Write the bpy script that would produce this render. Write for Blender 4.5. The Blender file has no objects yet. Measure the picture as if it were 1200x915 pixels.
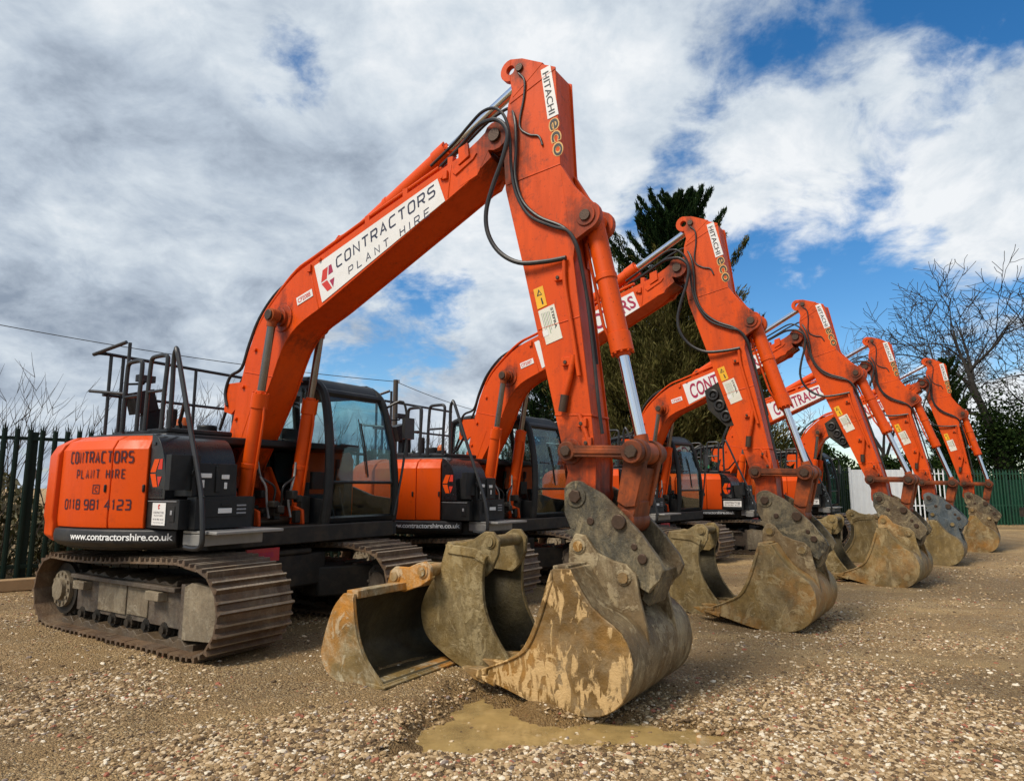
import bpy, bmesh, math, random
import numpy as np
from mathutils import Vector, Matrix, noise as mnoise
R = math.radians
random.seed(7)
rng = np.random.default_rng(7)
scene = bpy.context.scene
COL = scene.collection

# ------------------------------------------------------------------ materials
MATS = {}


class NT:
    def __init__(self, name):
        self.m = bpy.data.materials.new(name)
        self.m.use_nodes = True
        self.t = self.m.node_tree
        self.t.nodes.clear()
        self.out = self.t.nodes.new('ShaderNodeOutputMaterial')
        self._obj = None
        self._geo = None

    def n(self, kind, **kw):
        nd = self.t.nodes.new('ShaderNode' + kind)
        for k, v in kw.items():
            if k in nd.inputs:
                self.set(nd.inputs[k], v)
            else:
                setattr(nd, k, v)
        return nd

    def set(self, sock, v):
        if hasattr(v, 'is_output') or isinstance(v, bpy.types.NodeSocket):
            self.t.links.new(v, sock)
        elif isinstance(v, (tuple, list)) and len(v) == 3 and sock.type == 'RGBA':
            sock.default_value = (*v, 1)
        else:
            sock.default_value = v

    def obj(self):
        if not self._obj:
            self._obj = self.n('TexCoord')
        return self._obj.outputs['Object']

    def pos(self):
        if not self._geo:
            self._geo = self.n('NewGeometry')
        return self._geo.outputs['Position']

    def island(self):
        if not self._geo:
            self._geo = self.n('NewGeometry')
        return self._geo.outputs['Random Per Island']

    def mapping(self, vec, scale=(1, 1, 1), rot=(0, 0, 0), loc=(0, 0, 0)):
        nd = self.n('Mapping')
        self.t.links.new(vec, nd.inputs['Vector'])
        nd.inputs['Scale'].default_value = scale
        nd.inputs['Rotation'].default_value = rot
        nd.inputs['Location'].default_value = loc
        return nd.outputs[0]

    def noise(self, vec, scale, detail=4, rough=.55, dist=0, w=None):
        nd = self.n('TexNoise')
        if w is not None:
            nd.noise_dimensions = '4D'
            self.set(nd.inputs['W'], w)
        self.t.links.new(vec, nd.inputs['Vector'])
        nd.inputs['Scale'].default_value = scale
        nd.inputs['Detail'].default_value = detail
        nd.inputs['Roughness'].default_value = rough
        nd.inputs['Distortion'].default_value = dist
        return nd.outputs['Fac']

    def voro(self, vec, scale, feature='F1', out='Distance', rnd=1):
        nd = self.n('TexVoronoi')
        nd.feature = feature
        self.t.links.new(vec, nd.inputs['Vector'])
        nd.inputs['Scale'].default_value = scale
        nd.inputs['Randomness'].default_value = rnd
        return nd.outputs[out]

    def ramp(self, fac, stops, interp='LINEAR'):
        nd = self.n('ValToRGB')
        cr = nd.color_ramp
        cr.interpolation = interp
        while len(cr.elements) < len(stops):
            cr.elements.new(.5)
        for e, (p, c) in zip(cr.elements, stops):
            e.position = p
            e.color = (*c, 1) if not isinstance(c, (int, float)) else (c, c, c, 1)
        self.set(nd.inputs['Fac'], fac)
        return nd.outputs['Color']

    def mix(self, fac, a, b, mode='MIX'):
        nd = self.n('Mix')
        nd.data_type = 'RGBA'
        nd.blend_type = mode
        self.set(nd.inputs[0], fac)
        self.set(nd.inputs[6], a)
        self.set(nd.inputs[7], b)
        return nd.outputs[2]

    def math(self, op, a, b=0, clamp=False):
        nd = self.n('Math')
        nd.operation = op
        nd.use_clamp = clamp
        self.set(nd.inputs[0], a)
        self.set(nd.inputs[1], b)
        return nd.outputs[0]

    def bump(self, h, strength=.3, dist=.01, normal=None):
        nd = self.n('Bump')
        nd.inputs['Strength'].default_value = strength
        nd.inputs['Distance'].default_value = dist
        self.set(nd.inputs['Height'], h)
        if normal is not None:
            self.set(nd.inputs['Normal'], normal)
        return nd.outputs[0]

    def rand(self):
        return self.n('ObjectInfo').outputs['Random']

    def bsdf(self, color, rough=.5, metal=0, normal=None, spec=.5, coat=0):
        b = self.n('BsdfPrincipled')
        self.set(b.inputs['Base Color'], color)
        self.set(b.inputs['Roughness'], rough)
        self.set(b.inputs['Metallic'], metal)
        b.inputs['Specular IOR Level'].default_value = spec
        b.inputs['Coat Weight'].default_value = coat
        b.inputs['Coat Roughness'].default_value = .15
        if normal is not None:
            self.set(b.inputs['Normal'], normal)
        self.t.links.new(b.outputs[0], self.out.inputs['Surface'])
        MATS[self.m.name] = self.m
        return self.m


def paint(name, col, dark, grime=.5, rough=.35, grime_col=(.035, .02, .012), scratch=0.0, pins=()):
    t = NT(name)
    o = t.obj()
    w = t.math('MULTIPLY', t.rand(), 20)
    c = t.mix(t.noise(o, 1.3, 3, w=w), dark, col)
    st = t.mapping(o, (7, 7, 1.1))
    g1 = t.ramp(t.noise(st, 1.2, 6, .65, w=w), [(.46, 0), (.76, 1)])
    c = t.mix(t.math('MULTIPLY', g1, grime), c, t.mix(.45, dark, grime_col))
    g2 = t.ramp(t.noise(o, 7, 9, .75, w=w), [(.555, 0), (.67, 1)])
    c = t.mix(t.math('MULTIPLY', g2, grime * .75), c, grime_col)
    g3 = t.ramp(t.noise(o, 45, 3, .6, w=w), [(.625, 0), (.68, 1)])
    c = t.mix(t.math('MULTIPLY', g3, grime * .7), c, grime_col)
    if pins:
        sx = t.n('SeparateXYZ')
        t.t.links.new(o, sx.inputs[0])
        edge = t.math('MULTIPLY', t.math('SUBTRACT', t.noise(o, 5, 9, .75, 1.2, w=w), .5), 1.5)
        drip = t.math('MULTIPLY', t.math('SUBTRACT', t.noise(t.mapping(o, (14, 14, 1.0)), 1, 5, .7, w=w), .5), 1.0)
        acc = None
        for px, pz, pr in pins:
            dx = t.math('SUBTRACT', sx.outputs[0], px)
            dz = t.math('SUBTRACT', sx.outputs[2], pz)
            d = t.math('SQRT', t.math('ADD', t.math('MULTIPLY', dx, dx), t.math('MULTIPLY', t.math('MULTIPLY', dz, dz), .45)))
            k = t.math('SUBTRACT', 1.0, t.math('DIVIDE', d, pr))
            acc = k if acc is None else t.math('MAXIMUM', acc, k)
        st_ = t.ramp(t.math('ADD', acc, t.math('ADD', edge, drip)), [(.30, 0), (.62, .55), (.95, .9)])
        c = t.mix(st_, c, t.mix(t.noise(o, 40, 4), (.018, .011, .008), (.09, .035, .018)))
    if scratch:
        s = t.ramp(t.noise(t.mapping(o, (40, 3, 6), (0, .35, 0)), 1, 5, .7), [(.63, 0), (.68, 1)])
        c = t.mix(t.math('MULTIPLY', s, scratch), c, (.12, .05, .03))
    ro = t.math('ADD', t.math('MULTIPLY', g1, .3), t.math('ADD', t.math('MULTIPLY', t.noise(o, 5), .18), rough - .09))
    return t.bsdf(c, ro, 0, t.bump(t.noise(o, 25, 4), .06, .01), .24)


def flat(name, col, rough=.5, metal=0, var=.25, scale=8, bump=.1, dust=None, spec=.5):
    t = NT(name)
    o = t.obj()
    d = tuple(x * (1 - var) for x in col)
    l = tuple(min(1, x * (1 + var)) for x in col)
    c = t.mix(t.noise(o, scale, 6, .65), d, l)
    if dust:
        k = t.ramp(t.noise(o, 4.5, 8, .7, w=t.math('MULTIPLY', t.rand(), 9)), [(.46, 0), (.72, 1)])
        c = t.mix(t.math('MULTIPLY', k, dust[1]), c, dust[0])
    return t.bsdf(c, t.math('ADD', t.math('MULTIPLY', t.noise(o, scale * 1.7, 4), .2), rough - .1), metal,
                  t.bump(t.noise(o, scale * 4, 4), bump, .01), spec)


def mud_steel(name, base, mid, pale, pale_amt, steel=(.13, .125, .11), steel_amt=.3, crisp=False, rust=None, patch=0):
    t = NT(name)
    o = t.obj()
    w = t.math('MULTIPLY', t.rand(), 30)
    c = t.mix(t.ramp(t.noise(o, 2.6, 6, .6, w=w), [(.35, 0), (.65, 1)]), base, mid)
    c = t.mix(t.ramp(t.noise(o, 22, 6, .7, w=w), [(.4, 0), (.75, .55)]), c, tuple(x * .5 for x in base))
    s = t.ramp(t.noise(t.mapping(o, (1, 1, 1.2)), 2.1, 5, .65, 1.2, w=w), [(.45, 0), (.70, 1)])
    c = t.mix(t.math('MULTIPLY', s, steel_amt), c, t.mix(t.noise(o, 30, 5), tuple(x * .6 for x in steel), tuple(x * 1.5 for x in steel)))
    if rust:
        r = t.ramp(t.noise(o, 1.5, 5, .6, w=t.math('ADD', w, 5)), [(.46, 0), (.62, 1)])
        c = t.mix(t.math('MULTIPLY', r, .8), c, t.mix(t.noise(o, 18, 5), rust, tuple(x * 1.5 for x in rust)))
    if crisp:
        v = t.mapping(o, (1, 1, .45))
        p = t.ramp(t.math('ADD', t.noise(v, 10, 5, .6, .9, w=w), t.math('MULTIPLY', t.math('SUBTRACT', t.noise(o, 1.7, 2, .5, w=w), .5), .35)), [(.485, 0), (.535, .85), (.62, 1)])
        p2 = t.ramp(t.noise(t.mapping(o, (1, 1, .4)), 21, 2, .5, .4, w=w), [(.40, 0), (.42, 1)])
        p = t.math('MULTIPLY', p, p2)
    else:
        p = t.ramp(t.noise(t.mapping(o, (1, 1, .6)), 3.6, 10, .78, .9, w=w), [(.47, 0), (.72, 1)])
        p = t.math('MULTIPLY', p, t.ramp(t.noise(t.mapping(o, (1, 1, .25)), 38, 5, .8, w=w), [(.35, .35), (.6, 1)]))
    c = t.mix(t.math('MULTIPLY', p, pale_amt), c, t.mix(t.noise(o, 14, 5), tuple(x * .72 for x in pale), pale))
    if patch:
        # caked drier lumps with ragged rims, and dark wet runs
        q = t.ramp(t.noise(t.mapping(o, (1, 1, .75), (0, 0, 0), (3, 1, 2)), 5.5, 9, .68, 1.3, w=w), [(.535, 0), (.575, .8), (.66, 1)])
        c = t.mix(t.math('MULTIPLY', q, pale_amt * .62), c, t.mix(t.noise(o, 26, 6, .7), tuple(x * .55 for x in pale), tuple(x * .95 for x in pale)))
        d_ = t.ramp(t.noise(t.mapping(o, (5, 5, 1.1)), 1.5, 8, .7, .6, w=w), [(.50, 0), (.70, .5)])
        c = t.mix(d_, c, tuple(x * .55 for x in base))
        p = t.math('MAXIMUM', p, q)
    h = t.math('ADD', t.math('MULTIPLY', p, .5), t.math('ADD', t.noise(o, 34, 9, .75), t.math('MULTIPLY', t.noise(o, 6, 4, .6), .8)))
    return t.bsdf(c, t.math('ADD', t.math('MULTIPLY', t.noise(o, 9, 4), .35), .36), 0, t.bump(h, .6, .018), .45)


def glass(name, tint=(.75, .85, .85), mixf=.12, dirt=.12):
    t = NT(name)
    tr = t.n('BsdfTransparent')
    tr.inputs[0].default_value = (*tint, 1)
    gl = t.n('BsdfGlossy')
    gl.inputs['Roughness'].default_value = .03
    gl.inputs[0].default_value = (1, 1, 1, 1)
    df = t.n('BsdfDiffuse')
    df.inputs[0].default_value = (.3, .28, .25, 1)
    lw = t.n('LayerWeight')
    lw.inputs['Blend'].default_value = .5
    f = t.math('ADD', t.math('MULTIPLY', t.math('POWER', lw.outputs['Facing'], 4), .6), mixf * .5, True)
    m1 = t.n('MixShader')
    t.set(m1.inputs[0], f)
    t.t.links.new(tr.outputs[0], m1.inputs[1])
    t.t.links.new(gl.outputs[0], m1.inputs[2])
    m2 = t.n('MixShader')
    d = t.ramp(t.noise(t.obj(), 5, 6, .7), [(.5, 0), (.85, dirt * 2)])
    t.set(m2.inputs[0], d)
    t.t.links.new(m1.outputs[0], m2.inputs[1])
    t.t.links.new(df.outputs[0], m2.inputs[2])
    t.t.links.new(m2.outputs[0], t.out.inputs['Surface'])
    MATS[name] = t.m


ORANGE = (.75, .088, .002)
ORANGE_D = (.58, .054, .002)
paint('orange_paint', ORANGE, ORANGE_D, .25, .38)
paint('boom_paint', ORANGE, ORANGE_D, .4, .40, scratch=.2, pins=((1.22, 3.25, .30), (3.97, 4.5, .42), (.36, 1.55, .5)))
paint('orange_worn', (.74, .090, .003), (.54, .052, .003), .6, .44, scratch=.4, pins=((4.02, 4.3, .55), (4.82, 3.55, .28), (4.70, 1.70, .30), (4.76, 1.36, .42), (4.22, 5.08, .15)))
paint('orange_link', (.46, .095, .018), (.22, .045, .012), 1.0, .5, scratch=.6, pins=((0, 0, .30), (0, .5, .26)))
flat('black_panel', (.011, .012, .013), .45, 0, .3, 6, .08, ((.09, .075, .055), .22), .3)
flat('black_gloss', (.010, .011, .013), .28, 0, .25, 3, .02, ((.10, .09, .07), .10), .4)
flat('rail_black', (.016, .017, .018), .4, 0, .3, 12, .05, ((.1, .08, .06), .2))
flat('skirt_grey', (.026, .026, .027), .5, 0, .3, 6, .1, ((.14, .115, .085), .35), .35)
flat('rubber', (.013, .013, .013), .45, 0, .3, 15, .1, ((.12, .09, .06), .25))
flat('dark_iron', (.018, .016, .013), .6, 0, .4, 9, .2, ((.10, .07, .042), .5), .3)
flat('chrome', (.75, .76, .78), .14, 1, .05, 5, .0)
flat('dull_rod', (.22, .19, .16), .3, 1, .3, 14, .05)
flat('pin_steel', (.075, .045, .028), .45, .5, .4, 25, .2)
flat('step_steel', (.28, .27, .25), .5, .4, .3, 10, .15)
flat('seat_fabric', (.03, .032, .036), .8, 0, .2, 20, .1)
flat('mirror_face', (.8, .8, .8), .05, 1, .02, 3, 0)
flat('amber_lens', (.55, .12, .015), .3, 0, .1, 5, 0)
flat('green_lens', (.02, .25, .10), .3, 0, .1, 5, 0)
flat('red_plate', (.42, .012, .02), .45, 0, .2, 8, .05, ((.1, .05, .03), .5))
flat('white_vinyl', (.72, .71, .68), .45, 0, .06, 5, .02, ((.42, .36, .28), .22))
flat('cream_vinyl', (.68, .66, .56), .45, 0, .08, 9, .02, ((.42, .30, .18), .4))
flat('yellow_vinyl', (.80, .42, .012), .4, 0, .08, 9, .02, ((.4, .2, .05), .3))
flat('ink_navy', (.015, .02, .05), .5, 0, .2, 9, 0)
flat('ink_black', (.015, .015, .015), .5, 0, .2, 9, 0)
flat('ink_crimson', (.33, .012, .055), .5, 0, .2, 9, 0)
flat('ink_maroon', (.045, .005, .014), .5, 0, .2, 9, 0)
flat('ink_red', (.55, .03, .012), .5, 0, .1, 9, 0)
flat('ink_gold', (.62, .36, .11), .45, 0, .1, 9, 0)
flat('ink_white', (.85, .85, .83), .5, 0, .05, 9, 0)
flat('ink_grey', (.25, .25, .26), .5, 0, .1, 9, 0)
flat('ink_green', (.10, .22, .10), .5, 0, .1, 9, 0)
mud_steel('track_steel', (.055, .031, .016), (.155, .09, .045), (.44, .34, .21), .6, (.16, .13, .105), .4)
mud_steel('frame_mud', (.05, .036, .025), (.12, .085, .058), (.44, .38, .27), .5)
mud_steel('pale_cover', (.12, .085, .05), (.30, .24, .155), (.50, .43, .30), .7, (.2, .18, .13), .3, patch=1)
mud_steel('grouser_worn', (.19, .14, .09), (.34, .27, .19), (.50, .44, .34), .6, (.34, .30, .25), .5)
mud_steel('wet_mud', (.05, .032, .016), (.11, .07, .034), (.26, .19, .11), .5)
mud_steel('bucket_blotched', (.12, .062, .010), (.26, .14, .03), (.70, .46, .20), .92, (.42, .36, .24), .4, crisp=True, rust=(.30, .14, .02))
mud_steel('bucket_wrapper', (.085, .050, .017), (.20, .122, .044), (.66, .53, .31), .8, (.22, .18, .11), .25, patch=1)
mud_steel('bucket_brown', (.11, .066, .016), (.28, .18, .052), (.64, .50, .26), .75, (.28, .25, .18), .3, rust=(.30, .13, .018), patch=1)
mud_steel('bucket_clay', (.11, .070, .016), (.27, .175, .05), (.62, .49, .25), .7, (.30, .26, .17), .25, patch=1)
mud_steel('bucket_ochre', (.14, .09, .026), (.28, .185, .06), (.74, .65, .44), .95, (.24, .2, .12), .3, rust=(.46, .18, .014), patch=1)
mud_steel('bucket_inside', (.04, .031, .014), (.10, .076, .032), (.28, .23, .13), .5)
mud_steel('hitch_grey', (.022, .018, .010), (.078, .066, .040), (.50, .39, .21), .8, (.15, .135, .095), .3, rust=(.085, .052, .022), patch=1)
mud_steel('hitch_blue', (.03, .04, .045), (.085, .11, .125), (.46, .39, .25), .6, (.16, .19, .20), .35)
glass('cab_glass', (.86, .93, .925), .05, .03)
glass('tint_glass', (.62, .80, .83), .07, .03)


# ------------------------------------------------------------------ mesh helpers
class MB:
    def __init__(self):
        self.v, self.f, self.mi = [], [], []

    def add(self, v, f, mi=0):
        b = len(self.v)
        self.v += [tuple(p) for p in v]
        self.f += [tuple(b + i for i in q) for q in f]
        self.mi += [mi] * len(f)
        return self

    def box(self, a, b, mi=0, rot=None, c=None):
        x0, y0, z0 = a
        x1, y1, z1 = b
        v = [(x0, y0, z0), (x1, y0, z0), (x1, y1, z0), (x0, y1, z0), (x0, y0, z1), (x1, y0, z1), (x1, y1, z1), (x0, y1, z1)]
        if rot is not None:
            cc = Vector(c) if c is not None else Vector(((x0 + x1) / 2, (y0 + y1) / 2, (z0 + z1) / 2))
            v = [tuple(cc + rot @ (Vector(p) - cc)) for p in v]
        return self.add(v, [(0, 3, 2, 1), (4, 5, 6, 7), (0, 1, 5, 4), (1, 2, 6, 5), (2, 3, 7, 6), (3, 0, 4, 7)], mi)

    def prism(self, poly, y0, y1, mi=0):
        """polygon in x-z extruded along y"""
        a = sum(p[0] * q[1] - q[0] * p[1] for p, q in zip(poly, poly[1:] + poly[:1]))
        if a < 0:
            poly = poly[::-1]
        n = len(poly)
        v = [(x, y0, z) for x, z in poly] + [(x, y1, z) for x, z in poly]
        f = [tuple(range(n)), tuple(range(2 * n - 1, n - 1, -1))]
        f += [(i, n + i, n + (i + 1) % n, (i + 1) % n) for i in range(n)]
        return self.add(v, f, mi)

    def prism_z(self, poly, z0, z1, mi=0):
        a = sum(p[0] * q[1] - q[0] * p[1] for p, q in zip(poly, poly[1:] + poly[:1]))
        if a < 0:
            poly = poly[::-1]
        n = len(poly)
        v = [(x, y, z0) for x, y in poly] + [(x, y, z1) for x, y in poly]
        f = [tuple(range(n - 1, -1, -1)), tuple(range(n, 2 * n))]
        f += [(i, (i + 1) % n, n + (i + 1) % n, n + i) for i in range(n)]
        return self.add(v, f, mi)

    def tube(self, pts, r, seg=8, mi=0, caps=True):
        P = [Vector(p) for p in pts]
        n = len(P)
        rs = r if isinstance(r, (list, tuple)) else [r] * n
        T = []
        for i in range(n):
            d = (P[min(i + 1, n - 1)] - P[max(i - 1, 0)])
            T.append(d.normalized() if d.length > 1e-9 else Vector((0, 0, 1)))
        u = T[0].orthogonal().normalized()
        V = []
        for i in range(n):
            u = (u - T[i] * u.dot(T[i]))
            u = u.normalized() if u.length > 1e-6 else T[i].orthogonal().normalized()
            w = T[i].cross(u)
            for k in range(seg):
                a = 2 * math.pi * k / seg
                V.append(P[i] + (u * math.cos(a) + w * math.sin(a)) * rs[i])
        F = []
        for i in range(n - 1):
            for k in range(seg):
                a, b = i * seg + k, i * seg + (k + 1) % seg
                F.append((a, b, b + seg, a + seg))
        if caps:
            F.append(tuple(range(seg - 1, -1, -1)))
            F.append(tuple(range((n - 1) * seg, n * seg)))
        return self.add(V, F, mi)

    def cyl(self, p0, p1, r, seg=20, mi=0, r1=None):
        return self.tube([p0, p1], [r, r if r1 is None else r1], seg, mi)

    def bolt(self, x, y0, y1, z, r, seg=18, mi=0):
        return self.cyl((x, y0, z), (x, y1, z), r, seg, mi)

    def lathe_z(self, prof, a0, a1, n, mi=0, closed=True, caps=True):
        """profile of (r,z) swept about z from a0 to a1 degrees"""
        m = len(prof)
        V = []
        for i in range(n + 1):
            a = R(a0 + (a1 - a0) * i / n)
            V += [(r * math.cos(a), r * math.sin(a), z) for r, z in prof]
        F = []
        for i in range(n):
            for j in range(m if closed else m - 1):
                a, b = i * m + j, i * m + (j + 1) % m
                F.append((a, a + m, b + m, b) if a1 > a0 else (a, b, b + m, a + m))
        if caps and closed:
            F.append(tuple(range(m)) if a1 < a0 else tuple(range(m - 1, -1, -1)))
            F.append(tuple(range(n * m + m - 1, n * m - 1, -1)) if a1 < a0 else tuple(range(n * m, n * m + m)))
        return self.add(V, F, mi)

    def sheet(self, prof, y0, y1, t, mi=0):
        """open polyline profile in x-z given thickness t (to its left), extruded over y"""
        n = len(prof)
        off = []
        for i in range(n):
            a = Vector(prof[max(i - 1, 0)]); b = Vector(prof[min(i + 1, n - 1)])
            d = (b - a).normalized()
            off.append((prof[i][0] - d.y * t, prof[i][1] + d.x * t))
        V = []
        for (p, q) in zip(prof, off):
            V += [(p[0], y0, p[1]), (p[0], y1, p[1]), (q[0], y0, q[1]), (q[0], y1, q[1])]
        F = []
        for i in range(n - 1):
            a, b = 4 * i, 4 * i + 4
            F += [(a, a + 1, b + 1, b), (a + 2, b + 2, b + 3, a + 3), (a, b, b + 2, a + 2), (a + 1, a + 3, b + 3, b + 1)]
        F += [(0, 2, 3, 1), (4 * n - 4, 4 * n - 3, 4 * n - 1, 4 * n - 2)]
        return self.add(V, F, mi)

    def mesh(self, name, mats, smooth=35):
        me = bpy.data.meshes.new(name)
        me.from_pydata(self.v, [], self.f)
        for m in (mats if isinstance(mats, (list, tuple)) else [mats]):
            me.materials.append(MATS[m] if isinstance(m, str) else m)
        me.polygons.foreach_set('material_index', self.mi)
        bm = bmesh.new()
        bm.from_mesh(me)
        bmesh.ops.recalc_face_normals(bm, faces=bm.faces)
        bm.to_mesh(me)
        bm.free()
        if smooth:
            me.polygons.foreach_set('use_smooth', [True] * len(me.polygons))
            me.set_sharp_from_angle(angle=R(smooth))
        me.update()
        return me


def link(name, me, parent=None, bevel=0, segs=2):
    o = bpy.data.objects.new(name, me)
    COL.objects.link(o)
    if parent:
        o.parent = parent
    if bevel:
        b = o.modifiers.new('edge', 'BEVEL')
        b.width = bevel
        b.segments = segs
        b.limit_method = 'ANGLE'
        b.angle_limit = R(40)
    return o


def tag(o, label=None, cat=None, group=None, kind=None):
    if label: o['label'] = label
    if cat: o['category'] = cat
    if group: o['group'] = group
    if kind: o['kind'] = kind
    return o


def empty(name, loc=(0, 0, 0), rz=0):
    o = bpy.data.objects.new(name, None)
    o.empty_display_size = .3
    COL.objects.link(o)
    o.location = loc
    o.rotation_euler = (0, 0, rz)
    return o


def catmull(pts, n=4, closed=False):
    P = [Vector(p) for p in pts]
    out = []
    m = len(P)
    rngi = range(m if closed else m - 1)
    for i in rngi:
        if closed:
            a, b, c, d = P[(i - 1) % m], P[i], P[(i + 1) % m], P[(i + 2) % m]
        else:
            a, b, c, d = P[max(i - 1, 0)], P[i], P[i + 1], P[min(i + 2, m - 1)]
        for k in range(n):
            t = k / n
            out.append(tuple(.5 * ((2 * b) + (c - a) * t + (2 * a - 5 * b + 4 * c - d) * t * t + (3 * b - a - 3 * c + d) * t ** 3)))
    if not closed:
        out.append(tuple(P[-1]))
    return out


def arc(cx, cz, r, a0, a1, n):
    return [(cx + r * math.cos(R(a0 + (a1 - a0) * i / n)), cz + r * math.sin(R(a0 + (a1 - a0) * i / n))) for i in range(n + 1)]


_TXT = {}


def text_mesh(s, bold=0.0, space=1.0, shear=0.0):
    """letter outlines as (verts 2d, faces), normalised: cap height 1, left edge 0, baseline 0; returns also the width"""
    key = (s, bold, space, shear)
    if key in _TXT:
        return _TXT[key]
    cu = bpy.data.curves.new('lettering', 'FONT')
    cu.body = s
    cu.size = 1
    cu.offset = bold
    cu.space_character = space
    cu.shear = shear
    cu.resolution_u = 3
    cu.fill_mode = 'FRONT'
    ob = bpy.data.objects.new('lettering', cu)
    COL.objects.link(ob)
    dg = bpy.context.evaluated_depsgraph_get()
    me = bpy.data.meshes.new_from_object(ob.evaluated_get(dg))
    v = [(p.co.x, p.co.y) for p in me.vertices]
    f = [tuple(p.vertices) for p in me.polygons]
    bpy.data.objects.remove(ob)
    bpy.data.curves.remove(cu)
    bpy.data.meshes.remove(me)
    x0 = min(p[0] for p in v); x1 = max(p[0] for p in v)
    cap = 0.69
    v = [((p[0] - x0) / cap, p[1] / cap) for p in v]
    _TXT[key] = (v, f, (x1 - x0) / cap)
    return _TXT[key]


def put_text(mb, s, mp, width, height, mi=0, bold=0.0, space=1.0, shear=0.0, x0=0.0, y0=0.0):
    """mp(x, y) -> point; lettering fitted to width x height"""
    v, f, w = text_mesh(s, bold, space, shear)
    mb.add([mp(x0 + p[0] / w * width, y0 + p[1] * height) for p in v], f, mi)


def _rb(c=.17):
    return [(c, 1), (0, 1 - c), (0, c), (c, 0), (1 - c, 0), (1, c), (1, 1 - c), (1 - c, 1)]


STROKES = {
    'C': [[(1, 1), (.17, 1), (0, .83), (0, .17), (.17, 0), (1, 0)]], 'O': [_rb() + ['closed']], 'N': [[(0, 0), (0, 1), (1, 0), (1, 1)]],
    'T': [[(-.05, 1), (1.05, 1)], [(.5, 'd1'), (.5, 0)]], 'R': [[(0, 0), (0, 1), (.85, 1), (1, .85), (1, .58), (.85, .43), (.12, .43)], [(.62, 'd.43'), (1, 0)]],
    'A': [[(0, 0), (.5, 1), (1, 0)], [(.30, .30), (.70, .30)]], 'S': [[(1, 1), (.17, 1), (0, .83), (0, .66), (.15, .52), (.85, .50), (1, .36), (1, .17), (.83, 0), (0, 0)]],
    'P': [[(0, 0), (0, 1), (.85, 1), (1, .85), (1, .56), (.85, .40), (.14, .40)]], 'L': [[(0, 1), (0, 0), (1, 0)]], 'H': [[(0, 0), (0, 1)], [(1, 0), (1, 1)], [(.12, .5), (.88, .5)]],
    'I': [[(.5, 0), (.5, 1)]], 'E': [[(1, 1), (0, 1), (0, 0), (1, 0)], [(.14, .5), (.85, .5)]],
    '0': [_rb() + ['closed']], '1': [[(.1, .8), (.5, 1), (.5, 0)]], '8': [[(.14, 1), (.04, .9), (.04, .62), (.0, .5), (0, .12), (.12, 0), (.88, 0), (1, .12), (1, .5), (.96, .62), (.96, .9), (.86, 1), 'closed'], [(.12, .52), (.88, .52)]],
    '9': [[(.10, 0), (.85, 0), (1, .15), (1, .85), (.85, 1), (.15, 1), (0, .85), (0, .56), (.15, .44), (.88, .44)]],
    '4': [[(.75, 0), (.75, 1), (0, .32), (.62, .32)], [(.88, .32), (1.05, .32)]], '2': [[(0, 1), (.85, 1), (1, .85), (1, .6), (.85, .46), (0, .36), (0, 0), (1, 0)]],
    '3': [[(0, 1), (.85, 1), (1, .85), (1, .64), (.88, .52), (1, .40), (1, .15), (.85, 0), (0, 0)], [(.3, .52), (.74, .52)]], ' ': []}


def ribbon(pts, w, closed):
    P = [Vector(p) for p in pts]
    n = len(P)
    Lf, Rt = [], []
    for i in range(n):
        a = P[(i - 1) % n] if closed or i else None
        b = P[(i + 1) % n] if closed or i < n - 1 else None
        d1 = (P[i] - a).normalized() if a is not None else None
        d2 = (b - P[i]).normalized() if b is not None else None
        d1 = d1 or d2; d2 = d2 or d1
        n1 = Vector((-d1.y, d1.x)); n2 = Vector((-d2.y, d2.x))
        mm = (n1 + n2)
        mm = mm / max(.35, mm.length_squared / 2) if mm.length > .2 else n1
        Lf.append(P[i] + mm * w / 2); Rt.append(P[i] - mm * w / 2)
    k = n if closed else n - 1
    V, F = [], []
    for i in range(n):
        V += [tuple(Lf[i]), tuple(Rt[i])]
    for i in range(k):
        j = (i + 1) % n
        F.append((2 * i, 2 * i + 1, 2 * j + 1, 2 * j))
    return V, F


def put_square(mb, text, mp, width, height, mi=0, w=.15, gap=.38, shear=0.0, space_w=.6):
    """squared block lettering drawn as ribbons; w and gap relative to cap height"""
    narrow = {'I': .0, '1': .62}
    tot = sum(space_w if c == ' ' else narrow.get(c, 1) for c in text)
    # letter width so that everything fits
    ng = len(text) - 1
    lw = (width / height - ng * gap - w) / tot
    x = w / 2
    hh = 1 - w
    for ch in text:
        cw = lw * (space_w if ch == ' ' else narrow.get(ch, 1))
        for st in STROKES[ch]:
            closed = st[-1] == 'closed'
            pts = []
            for px, py in (st[:-1] if closed else st):
                if isinstance(py, str):
                    y = float(py[1:]) * hh - w * .52
                else:
                    y = py * hh
                pts.append((x + px * (cw if ch != 'I' else 0), y + w / 2))
            V, F = ribbon(pts, w, closed)
            mb.add([mp((p[0] + shear * p[1]) * height, p[1] * height) for p in V], F, mi)
        x += cw + gap


def rect(mb, mp, x0, y0, x1, y1, mi=0, nx=1):
    V, F = [], []
    for i in range(nx + 1):
        x = x0 + (x1 - x0) * i / nx
        V += [mp(x, y0), mp(x, y1)]
    for i in range(nx):
        F.append((2 * i, 2 * i + 2, 2 * i + 3, 2 * i + 1))
    mb.add(V, F, mi)


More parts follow.
